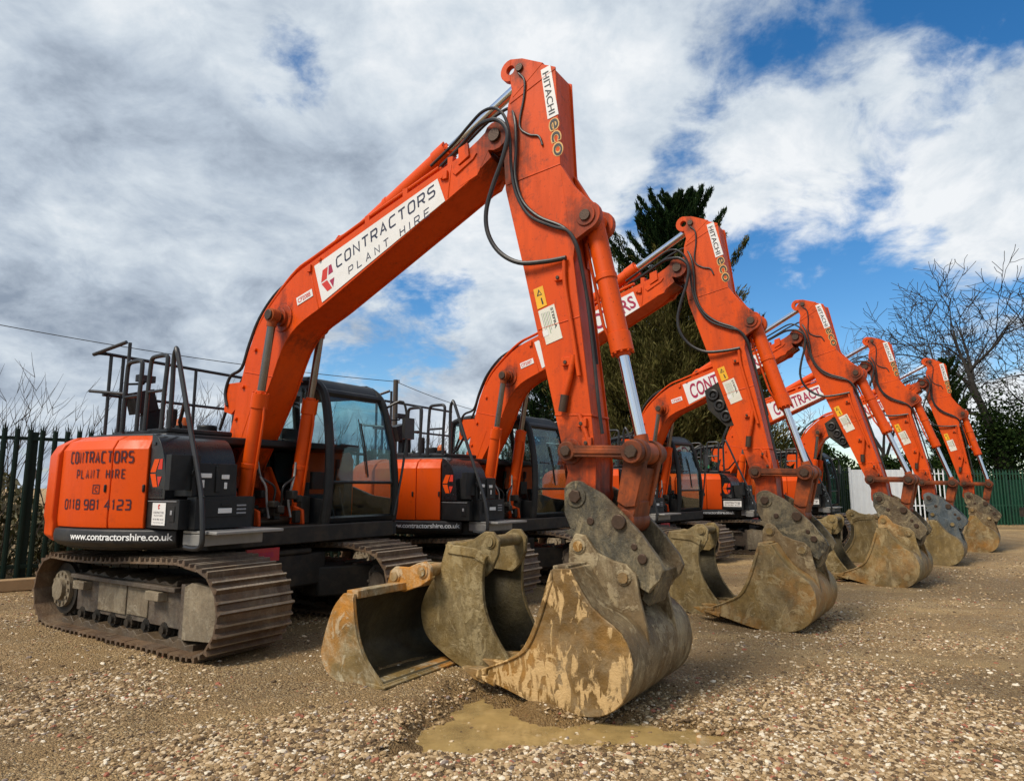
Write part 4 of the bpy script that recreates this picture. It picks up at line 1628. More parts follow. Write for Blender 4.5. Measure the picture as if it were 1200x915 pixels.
def build_excavator(i):
    p = POSES[i]
    root = empty('excavator', (p['org'].x, p['org'].y, p['z']), p['th'])
    tag(root, LABELS[i], 'excavator', 'orange excavators parked in a row')
    # --- undercarriage
    link('undercarriage', cached('car', car_body), root, .02)
    for s in (-1, 1):
        tr = link('track', cached('belt', track_belt), root)
        tr.location = (0, s * .985, 0)
        if s > 0:
            tr.rotation_euler = (0, 0, 0)
        f = link('track_frame', cached('tframe', track_frame), tr, .012)
        if s > 0:
            f.scale = (1, -1, 1)
        w = link('drive_sprocket', cached('sprocket', lambda: wheel_mesh('drive_sprocket', .26, .09, ['dark_iron', 'pale_cover'], 18)), tr)
        w.location = (-.85, -.12 * 1 if s < 0 else .12, .385)
        w = link('idler_wheel', cached('idlerw', lambda: wheel_mesh('idler_wheel', .27, .06, ['dark_iron', 'frame_mud'])), tr)
        w.location = (1.70, 0, .40)
        for k in range(7):
            w = link('track_roller', cached('roller', lambda: wheel_mesh('track_roller', .085, .17, ['dark_iron', 'dark_iron'])), tr)
            w.location = (-.42 + k * .30, 0, .175)
    # --- upper
    link('revolving_frame', cached('rframe', revolving_frame), root, .012)
    link('counterweight', cached('cw', counterweight_mesh), root, .012)
    d = link('engine_door', cached('door1', lambda: side_door_mesh(-69.6, -96.6)), root, .008)
    if i == 0:
        for ln in range(3):
            link('door_lettering', door_lettering(ln), d)
        link('door_mark', door_lettering(3), d)
    link('engine_door', cached('door2', lambda: side_door_mesh(-56.8, -69.2)), root, .008)
    link('engine_door', cached('door3', lambda: side_door_mesh(70, 96.6)), root, .008)
    sk = link('skirt', cached('skirt', skirt_mesh), root, .01)
    link('skirt_lettering', cached('slet', skirt_lettering), sk)
    cw = link('side_cowl', cached('cowl', cowl_mesh), root, .03, 3)
    link('cowl_badge', cached('cbadge', cowl_badge), cw)
    link('toolbox', cached('tb1', lambda: toolbox_mesh('upper')), root, .012)
    tb = link('toolbox', cached('tb2', lambda: toolbox_mesh('lower')), root, .012)
    if i == 0:
        link('box_label', cached('blabel', box_label), tb)
    elif i >= 2:
        link('phone_plate', cached('pplate', cowl_plate), tb)
    link('engine_deck', cached('deck', deck_mesh), root, .02)
    link('step_plate', cached('stepp', lambda: MB().box((1.30, -1.22, 1.035), (1.80, -.52, 1.062)).box((1.30, -1.22, .93), (1.6, -.6, 1.03)).mesh('step_plate', 'step_steel')), root, .006)
    pl = link('fleet_plate', cached('rplate%d' % i, lambda: fleet_front(TAGS[i])), root)
    # handrails
    def R1(): return MB().tube(loop(.05, .33, -1.2, 2.0, 2.72, .02), .022, 10).tube([(.06, -1.2, 2.36), (.33, -1.2, 2.36)], .016, 8).mesh('handrail', 'rail_black')
    def R2(): return MB().tube(loop(.48, .78, -1.2, 2.0, 2.73, .03), .022, 10).tube([(.50, -1.2, 2.38), (.79, -1.2, 2.38)], .016, 8).mesh('handrail', 'rail_black')
    def R3():
        m = MB()
        m.tube(catmull([(.92, -1.2, 2.0), (.92, -1.2, 2.40), (.93, -1.21, 2.66), (.97, -1.22, 2.745), (1.03, -1.23, 2.70), (1.30, -1.24, 2.06), (1.56, -1.25, 1.46), (1.63, -1.26, 1.25), (1.66, -1.26, 1.0),
                        (1.63, -1.26, .93), (1.55, -1.27, .915), (1.44, -1.28, .925)], 4), .023, 10)
        m.tube([(1.22, -1.24, 2.24), (1.02, -1.16, 2.06), (.86, -1.05, 2.03)], .018, 8)
        return m.mesh('handrail', 'rail_black')
    def R4():
        m = MB()
        m.tube([(-1.0, -.92, 2.98), (-1.0, 1.05, 2.94)], .020, 8)
        m.tube([(-1.0, -.92, 2.50), (-1.0, 1.05, 2.48)], .018, 8)
        for y in (-.86, -.72, .2, 1.0):
            m.tube([(-1.0, y, 1.95), (-1.0, y, 2.96)], .020, 8)
        m.tube([(-1.0, -.92, 2.98), (-1.12, -1.0, 2.97), (-.72, -.84, 3.1)], .022, 8)
        m.tube([(-.72, -.80, 3.1), (-.72, -.80, 1.98)], .020, 8)
        m.tube([(-.72, -.80, 2.50), (-1.25, -.95, 2.56)], .018, 8)
        return m.mesh('handrail', 'rail_black')
    for k, fn in (('r1', R1), ('r2', R2), ('r3', R3), ('r4', R4)):
        link('handrail', cached(k, fn), root)
    # mirrors and lamps
    def mirror():
        m = MB()
        m.box((1.36, -1.46, 1.42), (1.44, -1.18, 1.73), 0)
        m.tube(catmull([(1.40, -1.26, 1.56), (1.47, -1.22, 1.54), (1.47, -1.2, 1.42), (1.50, -1.2, 1.36), (1.63, -1.25, 1.36)], 4), .012, 8, 0)
        m.cyl((1.43, -1.24, 1.57), (1.47, -1.24, 1.57), .035, 12, 0)
        m.box((1.353, -1.44, 1.44), (1.358, -1.20, 1.71), 1)
        return m.mesh('mirror', ['black_panel', 'mirror_face'], 30)
    link('mirror', cached('mirror', mirror), root, .02)
    def mirror2():
        m = MB()
        v = []
        m.tube([(-.76, -.78, 2.62), (-.70, -.62, 2.64), (-.68, -.60, 2.70)], .014, 8, 0)
        m.box((-.74, -.70, 2.66), (-.66, -.50, 2.74), 1)
        m.box((-.8, -.75, 2.30), (-.6, -.5, 2.55), 0, Matrix.Rotation(.3, 3, 'X'))
        m.box((-.72, -.62, 1.98), (-.62, -.42, 2.36), 0)
        return m.mesh('rear_mirror', ['black_panel', 'skirt_grey'], 40)
    link('rear_mirror', cached('mirror2', mirror2), root, .01)
    def beacon():
        return MB().cyl((.32, -.72, 2.05), (.32, -.72, 2.09), .07, 16, 0).tube([(.32, -.72, 2.09), (.32, -.72, 2.15), (.32, -.72, 2.18)], [.058, .055, .03], 16, 1).mesh('beacon', ['black_panel', 'green_lens' if i >= 2 else 'amber_lens'], 40)
    link('beacon', cached('beacon%d' % (i >= 2), beacon), root)
    # --- cab
    cab = link('cab', cached('cab', cab_frame_mesh), root, .008)
    link('windscreen', cached('ws', windscreen_mesh), cab)
    link('lower_screen', cached('ls', lower_screen_mesh), cab)
    link('side_window', cached('sg1', lambda: side_glass_mesh(CY0 + .03)), cab)
    link('side_window', cached('sg2', lambda: side_glass_mesh(CY1 - .10)), cab)
    link('rear_window', cached('rw', lambda: pane('rear_window', [[(-.485, CY0 + .1, 1.48), (-.485, CY1 - .2, 1.48), (-.48, CY1 - .2, 2.6), (-.48, CY0 + .1, 2.6)]], 'cab_glass')), cab)
    link('operator_seat', cached('seat', seat_mesh), cab, .03)
    link('wiper', cached('wiper', wiper_mesh), cab)
    def cabmirror():
        m = MB()
        m.tube(catmull([(1.16, 1.5, 2.45), (1.34, 1.6, 2.52), (1.36, 1.66, 2.2), (1.34, 1.62, 1.7), (1.3, 1.52, 1.1)], 4), .016, 8)
        m.box((1.33, 1.60, 2.05), (1.38, 1.78, 2.32), 0)
        return m.mesh('cab_mirror', 'rail_black', 40)
    link('cab_mirror', cached('cabmirror', cabmirror), cab)
    if i in (1, 2, 3, 4):
        link('cab_board', cached('cboard', cab_board), cab)
    # --- boom
    b = link('boom', cached('boom', boom_mesh), root, .010)
    swing(b, F1, F1, p['db'])
    link('name_board', cached('nb%d' % (i == 0), lambda: name_board('navy' if i == 0 else 'crimson')), b)
    link('fleet_tag', cached('ft%d' % i, lambda: fleet_tag(TAGS[i])), b)
    link('boom_pipes', cached('pipes', pipes_mesh), b)
    # --- arm
    a = link('arm', cached('arm', arm_mesh), root, .010)
    swing(a, P1, p['P'], p['da'])
    link('maker_decal', cached('mdecal', maker_decal), a)
    link('warning_sticker', cached('astick', arm_stickers), a)
    def auxpipe():
        m = MB()
        m.tube(catmull([(4.66, -.18, 3.28), (4.665, -.185, 3.05), (4.72, -.185, 2.7), (4.78, -.185, 2.30)], 4), .017, 8, 0)
        m.tube([(4.74, -.185, 2.47), (4.70, -.185, 2.30), (4.655, -.185, 2.16)], .026, 10, 0)
        m.tube([(4.655, -.185, 2.16), (4.63, -.185, 2.03)], .034, 10, 1)
        m.tube([(4.77, -.17, 2.0), (4.86, -.17, 1.75)], .02, 8, 0)
        return m.mesh('auxiliary_pipe', ['orange_worn', 'pin_steel'], 40)
    link('auxiliary_pipe', cached('aux', auxpipe), a)
    if i in (1, 2):
        link('hose_guard', cached('guard', hose_guard), a)
    # --- cylinders and links
    def cyl(name, A, Q, L, r, rodmat, rr_, eye, eye_w, mat='orange_paint'):
        c = link(name, cached('bar' + name, lambda: barrel(name, L, r, mat, rr_)), root, .004, 1)
        D = aim(c, A, Q)
        rl = D - L + .25
        q = link('piston_rod', rod('piston_rod', rl, rr_, rodmat, eye, eye_w), c)
        q.location = (0, 0, D - rl)
        return c
    bq = xf_boom(i, [(1.22, 0, 3.25)])[0]
    for s in (-1, 1):
        cyl('boom_cylinder', (.87, s * .33, 1.08), (bq[0], s * .33, bq[2]), 1.36, .078, 'dull_rod', .042, .075, .05)
    aq = xf_arm(i, [(4.205, 0, 5.10)])[0]
    ab = xf_boom(i, [(1.97, 0, 3.99)])[0]
    cyl('arm_cylinder', ab, aq, 1.50, .088, 'chrome', .046, .08, .08)
    kq = xf_arm(i, [(4.845, 0, 3.60)])[0]
    off = p['B'] - B1
    rp = Vector((5.225, 1.70)) + off
    cyl('bucket_cylinder', kq, (rp.x, 0, rp.y), 1.14, .080, 'chrome', .043, .085, .085, 'orange_worn')
    ip = xf_arm(i, [(4.69, 0, 1.72)])[0]
    o = link('idler_link', cached('ilink', idler_link_mesh), root, .006, 1)
    D = aim(o, ip, (rp.x, 0, rp.y))
    o.scale = (1, 1, D / .535)
    lp = Vector((5.11, 1.20)) + off
    o = link('bucket_link', cached('blink', bucket_link_mesh), root, .006, 1)
    D = aim(o, (rp.x, 0, rp.y), (lp.x, 0, lp.y))
    o.scale = (1, 1, D / .49)
    # --- hitch and bucket
    h = link('quick_hitch', cached('hitch%d' % (i == 3), lambda: hitch_mesh('hitch_blue' if i == 3 else 'hitch_grey')), root, .008)
    h.location = (off.x, 0, off.y)
    hw = .60 if i != 3 else .56
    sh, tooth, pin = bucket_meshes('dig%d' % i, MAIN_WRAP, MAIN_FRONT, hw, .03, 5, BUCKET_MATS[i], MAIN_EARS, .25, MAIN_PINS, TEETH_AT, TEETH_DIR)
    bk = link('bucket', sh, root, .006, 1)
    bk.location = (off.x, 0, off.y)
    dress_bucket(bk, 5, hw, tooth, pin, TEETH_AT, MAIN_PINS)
    # --- hoses
    def hose(pts_boom, pts_arm, r):
        pts = xf_boom(i, pts_boom) + xf_arm(i, pts_arm)
        link('hydraulic_hose', MB().tube(catmull(pts, 5), r, 9).mesh('hydraulic_hose', 'rubber'), root)
    hose([(3.2, -.13, 4.48), (3.5, -.15, 4.62), (3.70, -.2, 4.70), (3.88, -.24, 4.76)],
         [(4.03, -.25, 4.74), (4.13, -.245, 4.62), (4.17, -.23, 4.42), (4.165, -.20, 4.16), (4.21, -.19, 3.92), (4.34, -.185, 3.70), (4.56, -.185, 3.56), (4.70, -.185, 3.49), (4.775, -.18, 3.36), (4.80, -.145, 3.18),
          (4.83, -.115, 2.9), (4.87, -.11, 2.5), (4.91, -.11, 2.05), (4.93, -.10, 1.85)], .014)
    hose([(3.3, -.10, 4.46), (3.55, -.14, 4.56), (3.80, -.22, 4.64), (3.95, -.26, 4.64)],
         [(4.08, -.27, 4.60), (4.17, -.27, 4.46), (4.12, -.27, 4.24), (4.02, -.27, 4.02), (3.95, -.27, 3.80), (3.965, -.26, 3.60), (4.07, -.24, 3.42), (4.25, -.22, 3.30), (4.48, -.20, 3.27), (4.68, -.185, 3.27)], .020)
    hose([], [(4.22, -.17, 5.05), (4.28, -.17, 4.96), (4.27, -.165, 4.80), (4.23, -.165, 4.62), (4.24, -.165, 4.52), (4.33, -.165, 4.44), (4.42, -.165, 4.40), (4.455, -.165, 4.31)], .010)
    hose([(3.2, -.05, 4.46), (3.5, -.07, 4.58), (3.8, -.1, 4.72), (3.95, -.1, 4.78)], [(4.1, -.12, 4.78), (4.19, -.18, 4.6), (4.2, -.18, 4.35), (4.19, -.18, 4.1), (4.26, -.175, 3.86), (4.42, -.172, 3.68), (4.66, -.172, 3.53), (4.76, -.165, 3.36), (4.79, -.12, 3.15), (4.84, -.07, 2.75), (4.88, -.07, 2.4)], .014)
    hose([(1.40, -.12, 3.74), (1.02, -.13, 3.60), (.75, -.15, 3.33), (.60, -.16, 3.04), (.50, -.17, 2.78), (.30, -.17, 2.70), (.22, -.17, 2.52), (.27, -.17, 2.36)], [], .018)
    hose([(1.30, -.05, 3.72), (.95, -.05, 3.56), (.68, -.06, 3.30), (.52, -.07, 3.0), (.42, -.08, 2.7), (.2, -.1, 2.4), (.05, -.1, 2.1)], [], .018)
    for y0, sg in ((-.14, -1), (-.05, -1), (.05, 1), (.14, 1)):
        link('hydraulic_hose', MB().tube(catmull([(.93 + abs(y0), y0, 1.12), (1.02, y0, 1.3), (1.03, y0 * 1.2, 1.45), (1.0, sg * .22, 1.56), (.98, sg * .25, 1.72)], 5), .013, 8).mesh('hydraulic_hose', 'step_steel' if abs(y0) > .1 else 'rubber'), root)
    return root


def fleet_front(num):
    m = MB()
    x = 1.395
    m.box((x - .02, -.62, .715), (x, -.24, .845), 0)
    put_text(m, num, lambda s, t: (x + .002, -.55 + s, .755 + t), .24, .05, 1, .02)
    return m.mesh('fleet_plate', ['red_plate', 'ink_crimson'], 0)


for i in range(5):
    build_excavator(i)

# ------------------------------------------------------------------ loose buckets
DW = catmull([(3.50, .80), (3.40, .66), (3.315, .52), (3.30, .38), (3.36, .24), (3.50, .14), (3.74, .03), (3.95, .0), (4.12, .055)], 3) + [(4.22, .11)]
DW = [(3.56, .99)] + DW
DF = catmull([(4.20, .14), (4.05, .33), (3.96, .52), (3.94, .72), (3.96, .86), (3.99, .93)], 3)[:-1] + [(3.86, .97)]
TRENCH_EARS = [(3.50, .76), (3.52, .95), (3.57, 1.0), (3.66, 1.0), (3.78, 1.03), (3.90, 1.10), (3.98, 1.10), (4.04, 1.03), (4.03, .92), (3.97, .80), (3.90, .74)]
TRENCH_PINS = [(3.585, .90), (3.955, 1.02)]
GW = catmull([(3.20, .655), (3.08, .52), (2.99, .28), (2.98, .15), (3.08, .03), (3.22, -.01)], 3) + [(3.64, .03)]
GW = [(3.31, .66)] + GW
GF = catmull([(3.62, .06), (3.46, .20), (3.37, .36), (3.33, .52)], 3)
GRADE_EARS = [(3.10, .62), (3.14, .76), (3.2, .80), (3.34, .80), (3.44, .84), (3.52, .86), (3.58, .82), (3.58, .72), (3.48, .66), (3.3, .60)]
GRADE_PINS = [(3.20, .72), (3.50, .78)]


def recenter(pts, c):
    return [(x - c[0], z - c[1]) for x, z in pts]


def loose_bucket(kind, name, label, i, x, y, mats, hw, yaw=0, world_xy=None, z=None, group='digger buckets lying loose by the machines', roll=0):
    W, Fr, E, PN, c = (DW, DF, TRENCH_EARS, TRENCH_PINS, (3.75, 0)) if kind == 'trench' else (GW, GF, GRADE_EARS, GRADE_PINS, (3.3, 0))
    W, Fr, E, PN = [recenter(q, c) for q in (W, Fr, E, PN)]
    ta = (W[-1][0] - .05, W[-1][1] - .01)
    sh, tooth, pin = bucket_meshes(name + str(i), W, Fr, hw, .026, 4 if kind == 'trench' else 0, mats, E, .19, PN, ta, R(35), wear=False)
    o = link(name, sh, None, .005, 1)
    w = Vector(world_xy) if world_xy else wpos(i, x, y)
    gz = float(ground_z(np.array([w.x]), np.array([w.y]))[0]) if z is None else z
    o.location = (w.x, w.y, gz + .0)
    o.rotation_euler = (roll, 0, POSES[i]['th'] + yaw)
    tag(o, label, 'digger bucket', group)
    dress_bucket(o, 4 if kind == 'trench' else 0, hw, tooth, pin, ta, PN)
    return o


TM = ('bucket_clay', 'bucket_inside', 'bucket_clay', 'bucket_clay')
GM = ('bucket_ochre', 'bucket_inside', 'bucket_ochre', 'bucket_ochre')
loose_bucket('trench', 'trenching_bucket', 'narrow clay brown bucket standing open beside the pale wide bucket, left of the blotched bucket', 0, 3.75, .03, TM, .30, z=.135)
loose_bucket('grade', 'grading_bucket', 'wide low bucket with rust orange side, nearest the first excavator track', 0, 3.26, -.22, GM, .80, z=.135)
loose_bucket('trench', 'trenching_bucket', 'narrow bucket standing half hidden behind the blotched bucket by the puddle', 1, 3.75 + POSES[1]['B'].x - 4.75, .03, TM, .30)
loose_bucket('trench', 'trenching_bucket', 'narrow bucket standing just behind the second excavator bucket', 2, 3.80 + POSES[2]['B'].x - 4.75, -.05, TM, .30)
loose_bucket('trench', 'digging_bucket', 'olive brown bucket with its mouth turned left, behind the third excavator bucket', 3, 0, 0, ('bucket_clay', 'bucket_inside', 'bucket_clay', 'bucket_clay'), .5, yaw=math.pi + .25, world_xy=(7.75, 15.1))
loose_bucket('trench', 'trenching_bucket', 'narrow grey brown bucket showing between the third and fourth excavator buckets', 3, 3.80 + POSES[3]['B'].x - 4.75, 0, ('bucket_wrapper', 'bucket_inside', 'bucket_wrapper', 'bucket_wrapper'), .30)

# ------------------------------------------------------------------ fences
flat('fence_green_dark', (.004, .016, .010), .5, 0, .35, 6, .05, ((.03, .035, .02), .2), .2)
flat('fence_green', (.004, .055, .026), .4, 0, .3, 2, .05, ((.04, .07, .04), .3))
flat('white_sheet', (.74, .77, .78), .45, 0, .07, 3, .02, ((.45, .42, .36), .2))
flat('timber', (.36, .23, .11), .8, 0, .35, 7, .3)
flat('pole_wood', (.06, .045, .035), .8, 0, .3, 5, .2)


def palisade(name, A, B, h, zf, mat, label, spacing=.165, solid=None, solid_h=0, group=None, rails=(.35, .9), z_drop=0, side=1):
    A = Vector(A); B = Vector(B)
    d = (B - A); L = d.length; d.normalize()
    n = Vector((-d.y, d.x)) * side
    root = empty(name, (A.x, A.y, 0))
    tag(root, label, 'fence', group)
    m = MB()
    k = int(L / spacing)
    for j in range(k + 1):
        c = A + d * (j * spacing)
        z0 = zf(c)
        # W-section pale with triple pointed head
        w = .034
        P = [c - d * w, c - d * w * .35 + n * .018, c + d * w * .35 + n * .018, c + d * w]
        base = len(m.v)
        V = []
        lean = random.uniform(-.006, .006)
        for q, zt in zip(P, (h - .10, h - .13, h - .13, h - .10)):
            V += [(q.x - A.x, q.y - A.y, z0 + .03), (q.x - A.x + d.x * lean, q.y - A.y + d.y * lean, z0 + zt)]
        Fs = [(0, 2, 3, 1), (2, 4, 5, 3), (4, 6, 7, 5)]
        # three points splayed
        tips = [c - d * (w + .012), c + n * .03, c + d * (w + .012)]
        for a_, b_, tp, zz in ((1, 3, tips[0], h - .02), (3, 5, tips[1], h), (5, 7, tips[2], h - .02)):
            V.append((tp.x - A.x, tp.y - A.y, z0 + zz))
            Fs.append((a_, b_, len(V) - 1))
        m.add(V, Fs)
    me = m.mesh('pales', mat, 0)
    link('pales', me, root)
    for rz in rails:
        m = MB()
        nseg = max(1, int(L / 3))
        for q in range(nseg):
            a_ = A + d * (L * q / nseg); b_ = A + d * (L * (q + 1) / nseg)
            za, zb = zf(a_) + h * rz, zf(b_) + h * rz
            pts = [(a_, za), (b_, zb)]
            V = []
            for c, z in pts:
                for (o_, dz) in ((-.004, -.025), (-.05, -.025), (-.05, .025), (-.004, .025)):
                    qq = c + n * o_
                    V.append((qq.x - A.x, qq.y - A.y, z + dz))
            m.add(V, [(0, 1, 2, 3), (7, 6, 5, 4), (0, 4, 5, 1), (1, 5, 6, 2), (2, 6, 7, 3), (3, 7, 4, 0)])
        link('rail', m.mesh('rail', mat, 0), root)
    np_ = int(L / 2.75) + 1
    for q in range(np_):
        c = A + d * min(L, q * 2.75 + .1)
        z = zf(c)
        m = MB()
        m.box((-.05, -.03, -.1), (.05, .03, h - .15))
        o = link('post', m.mesh('post', mat, 0), root)
        cc = c - n * .09
        o.location = (cc.x - A.x, cc.y - A.y, z)
        o.rotation_euler = (0, 0, math.atan2(d.y, d.x))
    if solid:
        m = MB()
        nn_ = int(L / .09)
        V = []
        for q in range(nn_ + 1):
            c = A + d * (L * q / nn_) - n * (.17 + (.02 if q % 2 else 0))
            z = zf(c)
            V += [(c.x - A.x, c.y - A.y, z + .05), (c.x - A.x, c.y - A.y, z + solid_h)]
        m.add(V, [(2 * q, 2 * q + 2, 2 * q + 3, 2 * q + 1) for q in range(nn_)])
        link('sheeting', m.mesh('sheeting', solid, 0), root)
    return root


gzf = lambda c: float(ground_z(np.array([c.x]), np.array([c.y]))[0])
FL0, FD = Vector((-9.4, 8.28)), Vector((.79, .613)).normalized()
palisade('palisade_fence', FL0, FL0 + FD * 28, 2.42, gzf, 'fence_green_dark', 'dark green palisade fence with spiked pales behind the first excavator', .155, side=-1, rails=(.13, .90))
RB = Vector((15.6, 30.3))
FE = FL0 + FD * 34
palisade('palisade_fence', (18.55, 28.9), (36, 30.6), 2.45, lambda c: -.06, 'fence_green', 'bright green palisade fence backed with sheeting at the far end of the yard', .15, 'fence_green', 1.95, side=-1)

# white sheeted gate and white pales
root = empty('site_gate', (14.2, 28.3, -.05), R(5))
tag(root, 'white sheet metal gate leaf beyond the third and fourth buckets', 'gate')
m = MB()
for k in range(18):
    m.box((k * .125, -.02 - (.012 if k % 2 else 0), .1), (k * .125 + .123, .02, 2.35))
link('leaf_panel', m.mesh('leaf_panel', 'white_sheet', 0), root)
m = MB()
m.box((-.06, -.05, 0), (0, .05, 2.45)); m.box((2.26, -.05, 0), (2.36, .05, 2.45)); m.box((.0, .03, 1.9), (2.26, .07, 1.96)); m.box((0, .03, .4), (2.26, .07, .46))
link('gate_frame', m.mesh('gate_frame', 'white_sheet', 0), root)
palisade('palisade_fence', (16.65, 28.6), (18.5, 28.85), 2.45, lambda c: -.06, 'white_sheet', 'short run of white palisade pales beside the white gate', .2, side=-1)

# sleeper at the fence foot
o = link('timber_sleeper', MB().box((-1.4, -.09, 0), (1.4, .09, .16)).mesh('timber_sleeper', 'timber'), None, .012)
c = FL0 + FD * 2.1 + Vector((FD.y, -FD.x)) * .30
o.location = (c.x, c.y, gzf(c) - .01)
o.rotation_euler = (0, 0, math.atan2(FD.y, FD.x))
tag(o, 'pale brown timber sleeper lying along the foot of the dark fence', 'timber')

# small trailer wheel at the right edge
root = empty('tow_trailer', (20.75, 26.0, -.05), R(200))
tag(root, 'small dark trailer wheel and bed standing by the green fence', 'trailer')
def tyre():
    m = MB()
    m.tube([(.26 * math.cos(a), 0, .26 * math.sin(a) + .36) for a in np.linspace(0, 2 * math.pi, 25)], .095, 10)
    return m.mesh('tyre', 'rubber')
for s in (-1, 1):
    w = link('wheel', MB().cyl((0, -.06, .36), (0, .06, .36), .19, 20).mesh('wheel', 'step_steel'), root)
    w.location = (0, s * .75, 0)
    link('tyre', cached('ttyre', tyre), w)
link('trailer_bed', MB().box((-1.3, -.6, .5), (1.0, .6, .56)).box((-1.3, -.62, .5), (1.0, -.58, .85)).box((-1.3, .58, .5), (1.0, .62, .85)).box((1.0, -.6, .5), (1.04, .6, .85)).mesh('trailer_bed', 'dark_iron'), root)
link('tow_bar', MB().tube([(-1.3, -.5, .52), (-2.2, 0, .5), (-1.3, .5, .52)], .04, 8).tube([(-2.2, 0, .5), (-2.4, 0, .5)], .04, 8).mesh('tow_bar', 'dark_iron'), root)

# ------------------------------------------------------------------ vegetation
def foliage_mat(name, a, b, c3, rough=.6, trans=.25):
    t = NT(name)
    rv = t.island()
    col = t.ramp(rv, [(0, a), (.5, b), (1, c3)])
    big = t.noise(t.pos(), .9, 4)
    col = t.mix(t.ramp(big, [(.35, .0), (.65, .6)]), col, t.mix(1, col, (.55, .6, .5), 'MULTIPLY'))
    d = t.n('BsdfDiffuse'); t.set(d.inputs[0], col)
    tr = t.n('BsdfTranslucent'); t.set(tr.inputs[0], col)
    mx = t.n('MixShader'); mx.inputs[0].default_value = trans
    t.t.links.new(d.outputs[0], mx.inputs[1]); t.t.links.new(tr.outputs[0], mx.inputs[2])
    t.t.links.new(mx.outputs[0], t.out.inputs['Surface'])
    MATS[name] = t.m


foliage_mat('conifer_dark', (.008, .018, .009), (.016, .034, .014), (.035, .055, .018))
foliage_mat('conifer_olive', (.05, .050, .014), (.12, .108, .032), (.21, .18, .07))
foliage_mat('ivy_leaf', (.008, .018, .006), (.02, .038, .012), (.05, .075, .02))
foliage_mat('hedge_leaf', (.015, .022, .007), (.035, .05, .014), (.08, .085, .03))
foliage_mat('bramble_leaf', (.04, .035, .014), (.11, .095, .04), (.42, .38, .27))
flat('bark_dark', (.022, .018, .014), .9, 0, .4, 9, .4)
flat('twig_brown', (.075, .058, .045), .9, 0, .35, 6, .1)
flat('twig_dark', (.018, .015, .013), .9, 0, .35, 6, .1)


def sprays(C, D, L, W, r, fold=.35):
    """bent double-quad blades: centres C, directions D, lengths L, widths W (numpy)"""
    n = len(C)
    D = D / np.linalg.norm(D, axis=1, keepdims=True)
    rv = r.normal(size=(n, 3))
    S = np.cross(D, rv); S /= np.linalg.norm(S, axis=1, keepdims=True)
    N = np.cross(S, D)
    L = L[:, None]; W = W[:, None]
    v0 = C - D * L * .5
    v1 = C - S * W * .5 + N * L * .05
    v2 = C + S * W * .5 + N * L * .05
    v3 = C + D * L * .5 - N * L * fold * .3
    V = np.stack([v0, v1, v3, v2], 1).reshape(-1, 3)
    F = np.arange(4 * n).reshape(n, 4)
    return V, F


def conifer(name, label, x, y, h, rad, n, seed, mat_low='conifer_olive', mat_top='conifer_dark', low=.55, group=None, base=0, lean=(0, 0)):
    r = np.random.default_rng(seed)
    root = empty(name, (x, y, -.1))
    tag(root, label, 'tree', group)
    m = MB()
    m.tube([(0, 0, 0), (0.05, 0, h * .3), (lean[0] * .5, lean[1] * .5, h * .6), (lean[0], lean[1], h * .97)], [.28, .22, .13, .02], 10)
    nb = int(110 + h * 12)
    Cs, Ds, Ls, Ws, top = [], [], [], [], []
    for b in range(nb):
        t_ = (b + r.random()) / nb
        z0 = base + (h - base) * t_ ** .9
        az = r.random() * 2 * np.pi
        k = t_
        Rm = rad * ((1 - k) ** .62) * (.75 + .5 * r.random()) + .18
        if k > low - .1: Rm *= .75 + .8 * r.random()
        up = .25 + .7 * k + .2 * r.random()
        d = np.array([math.cos(az), math.sin(az), 0])
        pts = np.linspace(0, 1, 10)[:, None]
        line = np.array([lean[0] * k, lean[1] * k, z0])[None] + d[None] * Rm * pts + np.array([0, 0, 1])[None] * (up * Rm * pts ** 1.6 - .25 * Rm * pts * (1 - pts))
        m.tube([tuple(q) for q in line[::3]], [.035, .025, .016, .008], 5)
        q = int(n / nb * (.5 + 1.2 * Rm / rad))
        tt = r.random(q) ** .6
        idx = np.clip(tt * 9, 0, 8.999)
        i0 = idx.astype(int); fr = (idx - i0)[:, None]
        c = line[i0] * (1 - fr) + line[i0 + 1] * fr
        tang = line[np.minimum(i0 + 1, 9)] - line[i0]
        tang /= np.linalg.norm(tang, axis=1, keepdims=True)
        spread = ((.30 * Rm * .35 + .12) * (1.1 - .8 * tt))[:, None] * (1.0 if k < low - .12 else .42)
        c = c + r.normal(size=(q, 3)) * spread * np.array([1, 1, .8])
        Cs.append(c)
        Ds.append(tang * .9 + r.normal(size=(q, 3)) * .45 + np.array([0, 0, .35]))
        Ls.append(.12 + .22 * r.random(q)); Ws.append(.022 + .035 * r.random(q))
        top.append(np.full(q, k))
    C, D, L_, W_, K = map(np.concatenate, (Cs, Ds, Ls, Ws, top))
    V, F = sprays(C, D, L_, W_, r)
    me = np_mesh('crown', V, F, mat_low, False)
    me.materials.append(MATS[mat_top])
    me.polygons.foreach_set('material_index', (K + r.normal(size=len(K)) * .06 > low).astype(np.int32))
    link('trunk', m.mesh('trunk', 'bark_dark'), root)
    link('crown', me, root)
    return root


